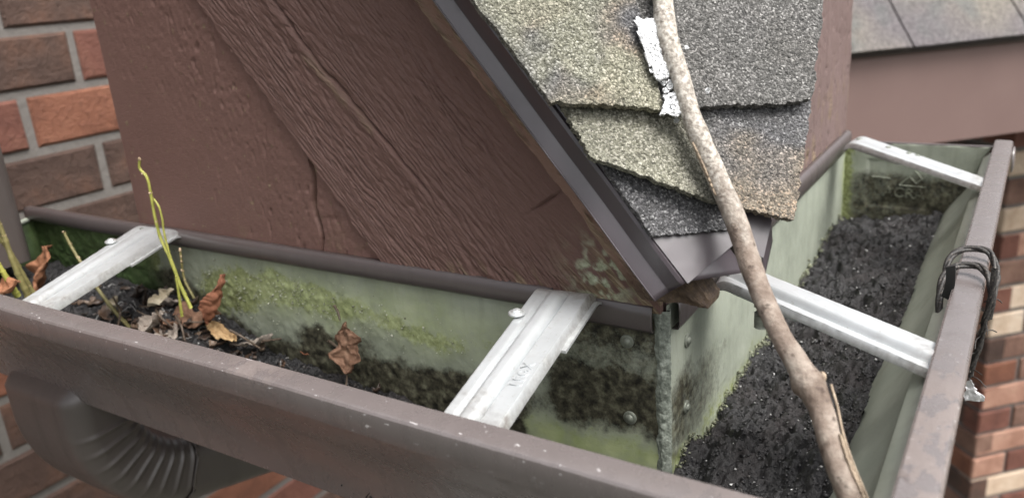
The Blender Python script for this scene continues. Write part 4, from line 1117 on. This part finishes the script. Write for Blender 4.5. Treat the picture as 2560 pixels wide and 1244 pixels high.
along = np.clip(sstep(0.42, 0.60, t[:, None] + 0.10 * (fbm(p3(np.cos(an) + 0 * t[:, None], np.sin(an) + 0 * t[:, None], t[:, None] * 20 + 0 * an), 953, 3) - .5) * 2), 0, 1)
kn = 0 * along
for kp_, ka, kh in kpos:
    da = np.arctan2(np.sin(an - ka), np.cos(an - ka)); kn = np.maximum(kn, 0.8 * np.exp(-((t[:, None] - kp_) / 0.006) ** 2 - (da / 0.35) ** 2) * min(1, kh * 6))
tube('bark', SP[:, :3], SP[:, 3], ns, M_BARK, stick, rad, {'along': along, 'knot': kn})
# bark peel along the right side low down
T, N, B = frames(SP[:, :3])
def side_pt(i, ang, k=1.0): return SP[i, :3] + SP[i, 3] * k * (math.cos(ang) * N[i] + math.sin(ang) * B[i])
cr = np.array([1.0, 0.0, 0.0])   # direction to the viewer's right
def ang_of(i, vec): return math.atan2(vec @ B[i], vec @ N[i])
right_cam = ROT[:, 0]; view = ROT[:, 2]
def peel(i0, i1, d0, width, lift, nm='bark_strip'):
    ids = np.linspace(i0, i1, 40).astype(int); rows_ = []
    for q, i in enumerate(ids):
        tt = q / 39
        a0 = ang_of(i, right_cam * d0[0] - view * d0[1])
        w_ = width * (0.25 + 0.75 * math.sin(math.pi * min(1, tt * 0.9 + .1)))
        l_ = 1.02 + lift * (1 - tt) ** 4
        rows_.append([side_pt(i, a0 + s * w_, l_ + 0.04 * abs(s)) for s in np.linspace(-.5, .5, 7)])
    return sheet(nm, np.array(rows_), M_PEEL, stick, solid=0.0009)
peel(262, 318, (0.92, 0.50), 0.50, 0.30)
peel(285, 318, (0.45, 0.95), 0.35, 0.02)
peel(120, 150, (-0.90, 0.5), 0.25, 0.04)
kb = side_pt(KI, ang_of(KI, right_cam - 0.3 * view), 1.12)
sd = dome('stub', kb, right_cam, 0.0022, 0.0014, M_PEEL, None); sd.parent = stick; sd.location = -stick.location

# ================================================================ LEAVES, STEMS, TWIGS
def leaf(name, pos, length, width, head, tilt, roll, curl, mat, label, kind='plain', cup=0.5, group=None, seed=0):
    nu2, nv2 = 46, 19
    length *= 1.15; width *= 1.15
    u = np.linspace(0, 1, nu2)[:, None]; v = np.linspace(-1, 1, nv2)[None, :]
    if kind == 'oak':
        prof = (np.sin(np.pi * u ** 0.8) ** 0.75) * (0.80 + 0.20 * np.cos(u * 2 * np.pi * 2.6 + 0.9))
    elif kind == 'strip':
        prof = 0.75 * np.clip(np.sin(np.pi * np.clip(u * .96 + .02, 0, 1)), 0, 1) ** 0.35
    else:
        prof = np.sin(np.pi * np.clip(u, 0, 1) ** 0.85) ** 0.85
    prof = np.maximum(prof, 0.03)
    x = (u - 0.5) * length + 0 * v; y = v * width * 0.5 * prof
    z = cup * width * 0.5 * (np.abs(v) ** 1.6) * prof + 0.10 * width * np.sin(u * 9 + v * 3 + seed) * np.abs(v)
    y = y * (1 + 0.22 * (fbm(p3(u * 16, np.sign(v) + 0 * u, seed), 981 + seed, 3) - .5) * 2)
    z = z + 0.16 * width * (fbm(p3(u * 7, v * 3, seed), 961 + seed, 3) - .5) * 2 - 0.03 * width * np.exp(-(v / 0.12) ** 2)
    # curl along the length
    if abs(curl) > 1e-3:
        R = length / curl; th = x / R
        x, z = (R - z) * np.sin(th), R - (R - z) * np.cos(th)
    vein = np.exp(-(v / 0.10) ** 2) + 0.5 * (np.abs(np.sin(u * 22 - np.abs(v) * 5)) > 0.965)
    P = p3(x, y, z)
    E_ = (Matrix.Rotation(head, 3, 'Z') @ Matrix.Rotation(tilt, 3, 'Y') @ Matrix.Rotation(roll, 3, 'X'))
    P = P @ np.array(E_).T
    o = sheet(name, P, M_LF[mat], None, attrs={'vein': np.clip(vein, 0, 1) + 0 * u}, solid=0.0003)
    o.location = [float(q) for q in pos]
    if kind != 'strip':
        a = P[0, nv2 // 2]; dirv = P[0, nv2 // 2] - P[3, nv2 // 2]; dirv = dirv / np.linalg.norm(dirv)
        st = np.array([a + dirv * s * length * 0.28 + np.array([0, 0, 0.06 * length * s * s]) for s in np.linspace(-0.15, 1, 8)])
        pt = tube('petiole', st, 0.0006, 7, M_ST['twig'], None); pt.parent = o
    tag(o, label, 'leaf', group)
    return o
R = math.radians
LG = 'dead leaves in the left gutter run'
def lz(px, py, z): return atz(px, py, z)
leaf('dead_leaf', aty(548, 752, -0.022), 0.034, 0.017, R(50), R(-62), R(-25), 0.9, 'red', 'curled red brown leaf standing against the mossy gutter back', cup=0.7, group=LG, seed=1)
leaf('dead_leaf', lz(475, 800, -0.055), 0.046, 0.026, R(20), R(-10), R(14), 0.7, 'brown', 'large crinkled brown leaf lying below the green stems', 'oak', cup=0.35, group=LG, seed=2)
leaf('dead_leaf', lz(555, 832, -0.060), 0.034, 0.012, R(-12), R(4), R(12), 0.3, 'tan', 'long narrow tan leaf with straight edges near the gutter lip', 'strip', cup=0.15, group=LG, seed=3)
leaf('dead_leaf', lz(405, 748, -0.045), 0.019, 0.012, R(65), R(-25), R(20), 1.2, 'pale', 'small pale torn leaf curled up behind the green stems', 'oak', cup=0.6, group=LG, seed=4)
leaf('dead_leaf', lz(432, 760, -0.050), 0.018, 0.013, R(10), R(-20), R(-15), 0.8, 'grey', 'small grey brown leaf scrap beside the pale torn leaf', cup=0.5, group=LG, seed=5)
leaf('dead_leaf', lz(385, 812, -0.052), 0.022, 0.016, R(100), R(-18), R(-20), 1.2, 'grey', 'rounded grey leaf cupped beside the gutter lip', cup=0.8, group=LG, seed=6)
leaf('dead_leaf', lz(420, 838, -0.058), 0.024, 0.014, R(-20), R(0), R(10), 0.7, 'grey', 'flat grey leaf touching the gutter lip under the brown leaf', cup=0.4, group=LG, seed=7)
leaf('dead_leaf', aty(868, 868, -0.016), 0.030, 0.021, R(95), R(-78), R(10), 0.5, 'brown', 'brown lobed leaf with long stalk leaning upright on the gutter back', 'oak', cup=0.25, group=LG, seed=8)
leaf('dead_leaf', lz(786, 880, -0.078), 0.028, 0.011, R(-8), R(-6), R(25), 0.8, 'red', 'dark red brown leaf rolled beside the upright lobed leaf', cup=0.8, group=LG, seed=9)
leaf('dead_leaf', lz(645, 858, -0.070), 0.022, 0.012, R(40), R(-12), R(-10), 1.0, 'grey', 'thin grey skeleton leaf between the tan leaf and the rolled leaf', cup=0.5, group=LG, seed=10)
leaf('dead_leaf', lz(260, 770, -0.062), 0.050, 0.026, R(15), R(8), R(12), 0.4, 'brown', 'dark brown wet leaf below the first strap', cup=0.2, group=LG, seed=11)
leaf('dead_leaf', atx(108, 690, -0.515), 0.044, 0.028, R(60), R(-68), R(10), 0.5, 'rust', 'bright rust orange leaf standing behind the first strap', cup=0.35, group=LG, seed=12)
leaf('dead_leaf', lz(15, 725, -0.010), 0.022, 0.016, R(30), R(-20), R(20), 0.8, 'rust', 'orange leaf scrap at the far left edge above the lip', cup=0.5, group=LG, seed=13)
leaf('dead_leaf', lz(365, 1015, -0.115), 0.020, 0.014, R(10), R(20), R(20), 0.8, 'rust', 'orange leaf scrap caught under the gutter above the elbow', cup=0.5, group=LG, seed=14)
leaf('dead_leaf', lz(290, 760, -0.045), 0.011, 0.009, R(80), R(-60), R(0), 0.8, 'pale', 'tiny pale seed husk beside the short brown stem', cup=0.9, group=LG, seed=15)

def stem(name, pts, r0, r1, mat, label, cat='plant', buds=True, group=None, branch=None):
    P = spline(np.array(pts), 70)
    root = empty(name, P[0])
    t_ = np.linspace(0, 1, 70)
    nod = lambda tt, an: 1 + 0.16 * np.exp(-(((tt * 5) % 1 - .5) / 0.06) ** 2) + 0.06 * np.sin(an * 3 + tt * 40)
    tube('stalk', P, r0 + (r1 - r0) * t_, 9, mat, root, nod)
    if branch:
        Q = spline(np.array(branch), 40); tube('stalk', Q, np.linspace(r0 * .7, r1 * .7, 40), 8, mat, root, nod)
    if buds:
        for i in (14, 27, 40, 53, 62, 69):
            q = P[i]; e = dome('bud', q, rng.normal(size=3), max(r1 * 1.1, 0.0006), 0.0018, M_BUD, None, seg=8, rings=3); e.parent = root; e.location = -root.location
    tag(root, label, cat, group)
    return root
SG = 'stems sprouting from the left gutter litter'
A_ = lambda px, py, y=-0.040: aty(px, py, y)
stem('seedling', [A_(478, 770), A_(452, 715), A_(425, 645), A_(400, 590), A_(385, 530), A_(378, 490), A_(365, 440), A_(349, 420), A_(349, 398)], 0.0013, 0.0009, M_ST['green'],
     'tall bright green stem rising in front of the first strap', group=SG, branch=[A_(448, 705), A_(425, 640), A_(410, 580), A_(404, 540), A_(395, 512), A_(384, 496)])
stem('seedling', [A_(455, 790, -.045), A_(447, 735, -.045), A_(440, 690, -.045)], 0.0010, 0.0008, M_ST['green'], 'short thin green stem at the foot of the tall bright stem', group=SG, buds=False)
stem('seedling', [A_(330, 825, -.05), A_(285, 775, -.05), A_(240, 715, -.05), A_(205, 660, -.05), A_(175, 610, -.05), A_(160, 580, -.05)], 0.0015, 0.0010, M_ST['olive'], 'dark olive stem crossing in front of the first strap', group=SG)
stem('seedling', [A_(485, 745, -.03), A_(462, 700, -.03), A_(452, 640, -.03), A_(450, 625, -.03)], 0.0009, 0.0008, M_ST['olive'], 'short olive shoot right of the tall bright stem', group=SG)
stem('seedling', [atx(70, 740, -.44), atx(35, 660, -.44), atx(10, 590, -.44), atx(-10, 540, -.44)], 0.0022, 0.0015, M_ST['olive'], 'thick olive stem at the left edge beside the downspout', group=SG)
stem('seedling', [atx(90, 745, -.45), atx(60, 690, -.45), atx(22, 625, -.45), atx(-5, 590, -.45)], 0.0018, 0.0013, M_ST['olive'], 'second thick olive stem next to the rust orange leaf', group=SG)
stem('seedling', [atx(45, 740, -.43), atx(20, 700, -.43), atx(-10, 650, -.43)], 0.0022, 0.0015, M_ST['green'], 'yellow green stem lowest at the left edge above the lip', group=SG, buds=False)
TG = 'thin dead twigs on the left gutter litter'
tw = [([lz(575, 825, -.055), lz(600, 838, -.058), lz(650, 870, -.07)], 'thin dark twig by the narrow tan leaf'),
      ([lz(390, 775, -.045), lz(410, 800, -.045), lz(435, 820, -.052)], 'thin bent twig over the large crinkled leaf'),
      ([lz(440, 790, -.045), lz(455, 820, -.05), lz(462, 850, -.058)], 'short twig hanging over the lip below the green stems'),
      ([lz(820, 850, -.055), lz(860, 880, -.065), lz(895, 920, -.08)], 'thin stalk lying across the lobed leaf'),
      ([lz(295, 815, -.05), lz(300, 780, -.045), lz(282, 740, -.03)], 'thin pale twig left of the olive stem'),
      ([lz(655, 852, -.065), lz(690, 848, -.068), lz(720, 842, -.07)], 'grey twig lying right of the thin skeleton leaf'),
      ([aty(835, 762, -.008), aty(845, 780, -.008), aty(850, 800, -.010)], 'stubby dark stalk at the top of the upright lobed leaf')]
for pts, lab in tw:
    P = spline(np.array(pts), 24); o = tube('twig', P, np.linspace(0.0010, 0.0006, 24), 7, M_ST['twig'], None, lambda tt, a_: 1 + .15 * np.sin(tt * 30 + a_))
    tag(o, lab, 'twig', TG)
# matted scraps of rotted leaf
V, F, tones = [], [], []; base = 0
for i in range(230):
    x = rng.uniform(-0.47, -0.12) if i < 110 else rng.normal(-0.36, 0.05); y = -rng.uniform(0.008, 0.082)
    L = rng.uniform(0.004, 0.011); W_ = L * rng.uniform(0.35, 0.8); a = rng.uniform(0, 6.28); cv = rng.normal(0, 1.2)
    u = np.linspace(-1, 1, 6)[:, None]; v = np.linspace(-1, 1, 5)[None, :]
    pr = np.clip(1 - np.abs(u) ** 2.5, 0.08, 1) * (1 + 0.3 * rng.normal(size=(6, 1)))
    lx = u * L / 2 + 0 * v; ly = v * W_ / 2 * pr; lzv = cv * 0.18 * L * (u ** 2 + v ** 2) + 0.0004 * rng.normal(size=(6, 5))
    tl = float(np.clip(rng.normal(0, 0.45), -0.8, 0.8)); lzv = lzv + ly * math.tan(tl)
    gx = np.clip(x + lx * math.cos(a) - ly * math.sin(a), XL + .01, -0.01); gy = np.clip(y + lx * math.sin(a) + ly * math.cos(a), -0.088, -0.004)
    gz = silt_zA(np.array([x]), np.array([y]))[0] + 0.0015 + lzv + rng.uniform(0, 0.002)
    V.append(p3(gx, gy, gz).reshape(-1, 3)); F.append(grid_faces(6, 5) + base); base += 30; tones.append(np.full(30, rng.uniform(0, 1)))
k = Mat('rotted_scraps'); n = k.noise(300, 4, 0.7)
c = k.ramp(k.attr('tone'), [(0, (0.020, 0.013, 0.010)), (0.45, (0.055, 0.034, 0.024)), (0.8, (0.13, 0.078, 0.050)), (1, (0.25, 0.18, 0.13))])
M_SCRAP = k.done(k.mix(n, k.mix(0.7, c, (0.02, 0.015, 0.012)), c), 0.45)
o = add_mesh('leaf_litter', np_mesh('leaf_litter', np.concatenate(V), np.concatenate(F), True, {'tone': np.concatenate(tones)}), M_SCRAP)
md = o.modifiers.new('thickness', 'SOLIDIFY'); md.thickness = 0.0003
tag(o, 'dark matted scraps of rotted leaf on the left run silt', 'leaf litter', kind='stuff')
# a tangle of rootlets in the litter
V, F, tones = [], [], []
n = 420
base = 0
for i in range(n):
    x = rng.uniform(-0.50, -0.10) if i < 300 else rng.uniform(-0.45, -0.30); y = -rng.uniform(0.008, 0.085)
    a = rng.uniform(0, 6.28); L = rng.uniform(0.004, 0.016); cv = rng.normal(0, 1.0)
    s = np.linspace(0, 1, 6); ang = a + cv * s
    qx = x + np.cumsum(np.cos(ang)) * L / 6; qy = np.clip(y + np.cumsum(np.sin(ang)) * L / 6, -0.088, -0.004)
    qz = silt_zA(qx, qy) + 0.0006 + 0.004 * np.sin(s * math.pi) * rng.uniform(0, 1)
    G_ = tube_grid(p3(qx, qy, qz), rng.uniform(0.00025, 0.0005), 4)
    V.append(G_.reshape(-1, 3)); F.append(grid_faces(6, 4, False, True) + base); base += 24; tones.append(np.full(24, rng.choice([0.3, 0.7, 0.9, 0.945])))
tag(add_mesh('rootlets', np_mesh('rootlets', np.concatenate(V), np.concatenate(F), True, {'tone': np.concatenate(tones)}), M_CRUMB), 'tangle of fine rootlets and fibres on the left litter', 'rootlets', kind='stuff')
# two pale straws on the far silt
o = tube('straw', spline(np.array([lz(2080, 605, -.085), lz(2095, 618, -.083), lz(2115, 640, -.085)]), 20), 0.0009, 7, M_PEEL, None); tag(o, 'pale straw on the silt by the back of the right run', 'straw')
o = tube('straw', spline(np.array([lz(2105, 622, -.083), lz(2130, 612, -.080), lz(2155, 604, -.083)]), 20), 0.0009, 7, M_PEEL, None); tag(o, 'forked pale straw pointing away along the right run silt', 'straw')
Sx = atz(2150, 1195, -.05)
o = tube('hair', spline(np.array([lz(2165, 1192, -.052), lz(2190, 1212, -.045), lz(2218, 1218, -.036)]), 24), 0.00025, 6, M_PEEL, None); tag(o, 'fine pale fibre arching from the stick to the gutter front', 'fibre')

# ================================================================ CORD ON THE RIGHT LIP
def braid(name, path, r, mat, parent, n=None):
    path = np.asarray(path); L = np.linalg.norm(np.diff(path, axis=0), axis=1).sum()
    T, N, B = frames(path); t_ = np.linspace(0, L, len(path)); V, F, b0 = [], [], 0
    for s in range(3):
        ph = 2 * math.pi * s / 3 + t_ / (r * 3.0)
        Q = path + r * 0.45 * (np.cos(ph)[:, None] * N + np.sin(ph)[:, None] * B)
        g = tube_grid(Q, r * 0.62, 7)
        V.append(g.reshape(-1, 3)); F.append(grid_faces(len(path), 7, False, True) + b0); b0 += len(path) * 7
    return add_mesh(name, np_mesh(name, np.concatenate(V), np.concatenate(F)), mat, parent)
cord = empty('cord', (0.13, 0.1, 0.0))
tag(cord, 'black twisted cord looped twice around the right gutter lip', 'cord')
def loop(y0, lean, sag):
    p = [(0.118, y0 - 0.014, -0.016), (0.1165, y0 - 0.006, -0.006), (0.1180, y0 + 0.002, 0.0025), (0.124, y0 + 0.008, 0.0048), (0.130, y0 + 0.009, 0.0055), (0.1355, y0 + 0.004 + lean * .5, 0.0045), (0.1392, y0 - 0.004 + lean, -0.001), (0.1400, 0.5 * (y0 + 0.088) - 0.002, -0.009), (0.1393, 0.090, -sag)]
    return spline(np.array(p), 150)
braid('loop', loop(0.122, 0.006, 0.016), 0.0019, M_CORD, cord)
braid('loop', loop(0.094, 0.000, 0.018), 0.0019, M_CORD, cord)
tail = spline(np.array([aty(px, py, 0.088) for px, py in [(2486, 672), (2482, 720), (2474, 760), (2462, 800), (2454, 840), (2446, 872), (2434, 902), (2425, 940)]]), 160)
braid('tail', tail, 0.0016, M_CORD, cord)
V, F, b0 = [], [], 0
for i in range(18):
    q = tail[rng.integers(40, 159)] ; dv = rng.normal(size=3) * 0.004
    P = spline(np.array([q, q + dv * .5 + rng.normal(size=3) * .0006, q + dv + np.array([0, 0, -.002])]), 6)
    g = tube_grid(P, 0.0003, 4); V.append(g.reshape(-1, 3)); F.append(grid_faces(6, 4, False, True) + b0); b0 += 24
add_mesh('fray', np_mesh('fray', np.concatenate(V), np.concatenate(F)), M_CORD, cord)
# black plastic tag inside the lip
tgc = [aty(px, py, 0.080) for px, py in [(2364, 668), (2388, 664), (2376, 752), (2352, 740)]]
P = bilerp(tgc[0], tgc[3], tgc[2], tgc[1], 14, 8)
P[..., 0] += 0.001 * np.sin(np.linspace(0, 3.1, 14))[:, None]
slab('plastic_tag', P, (0, 0.0022, 0), M_BLACK, cord)
# crumpled film hanging beside the cord end
tri = [aty(px, py, 0.088) for px, py in [(2426, 945), (2457, 1003), (2404, 1000), (2416, 958)]]
P = bilerp(tri[0], tri[3], tri[2], tri[1], 24, 24)
P = P + ((fbm(P * 260, 981, 3) - .5) * 0.010)[..., None] * np.array([1, -.4, 0.2])
o = sheet('film_scrap', P, M_FILM, None, solid=0.0002, smooth=False)
tag(o, 'crumpled shiny white film scrap under the end of the black cord', 'film scrap')

# ================================================================ DOWNSPOUTS
def rrect(hx, hy, r, n=5):
    pts = []
    for cx, cy, a0 in [(hx - r, hy - r, 0), (-hx + r, hy - r, 90), (-hx + r, -hy + r, 180), (hx - r, -hy + r, 270)]:
        for k_ in range(n + 1):
            a_ = math.radians(a0 + 90 * k_ / n); pts.append((cx + r * math.cos(a_), cy + r * math.sin(a_)))
    return np.array(pts)
# upper pipe discharging into the gutter
up_ = empty('downspout', (-0.55, -0.06, -0.03))
tag(up_, 'dark brown vertical downspout emptying into the left end of the gutter', 'downspout')
edge_p = aty(33, 520, -0.05)
sec = rrect(0.026, 0.034, 0.010)
zs = np.linspace(-0.028, 0.55, 30)
xr_ = edge_p[0] - 0.050
P = np.array([[(xr_ + sx, -0.066 + sy, z_) for sx, sy in sec] for z_ in zs])
add_mesh('pipe', np_mesh('pipe', P, grid_faces(len(zs), len(sec), True, True)), M_PIPE, up_)
# lower elbow under the gutter
low = empty('downspout', (-0.455, -0.06, -0.2))
tag(low, 'brown downspout with ribbed elbow under the left gutter run', 'downspout')
HX, HY = 0.0500, 0.0270
sec = rrect(HX, HY, 0.0175, 9)
cx, cy = -0.4670, -0.0700
path, tang = [], []
z_top = -0.088; z_b = -0.130
for z_ in np.linspace(z_top, z_b, 12): path.append((cy, z_)); tang.append(0.0)
Rb = 0.084; angE = math.radians(74)
cyb, czb = cy + Rb, z_b
for a_ in np.linspace(0, angE, 150)[1:]:
    path.append((cyb - Rb * math.cos(a_), czb - Rb * math.sin(a_))); tang.append(a_)
ye, ze = path[-1]
n_el = len(path)
for s in np.linspace(0, 0.30, 40)[1:]:
    path.append((ye + s * math.sin(angE), ze - s * math.cos(angE))); tang.append(angE)
rows_ = []
nel = len(path)
for i, ((py_, pz_), a_) in enumerate(zip(path, tang)):
    py_ = py_ + 0.016 * float(sstep(-0.108, -0.090, pz_))
    # crimps in the bend: deeper on the inner side
    cr_ = 0.0
    if 12 <= i < n_el:
        ph = (i - 12) / (n_el - 12) * 9
        f_ = ph % 1
        cr_ = 0.0024 * math.exp(-((f_ - 0.5) / 0.16) ** 2)
    r_ = []
    for sx, sy in sec:
        inner_ = 0.35 + 0.65 * sstep(-HY, HY * 0.6, sy)
        ox = sx * (1 + cr_ * inner_ / HX)
        sy = sy * (1 + cr_ * 0.5 / HY * (sy > 0))
        # across direction: outward from the bend centre is -normal
        nv_y, nv_z = math.cos(a_), math.sin(a_)
        r_.append((cx + ox, py_ + sy * nv_y, pz_ + sy * nv_z))
    rows_.append(r_)
P = np.array(rows_)
nE = n_el + 3
add_mesh('elbow', np_mesh('elbow', P[:nE], grid_faces(nE, len(sec), False, True)), M_PIPE, low)
Pp = P[nE - 10:].copy(); cen = Pp.mean(1, keepdims=True)
Pp = cen + (Pp - cen) * 1.035
wig = 0.0016 * np.sin(np.arange(len(sec)) * 1.9)
Pp[0] += (wig[:, None] * np.array([[0, math.sin(angE), -math.cos(angE)]]))
o = add_mesh('pipe', np_mesh('pipe', Pp, grid_faces(len(Pp), len(sec), False, True)), M_PIPE, low)
md = o.modifiers.new('thickness', 'SOLIDIFY'); md.thickness = 0.0012; md.offset = 1
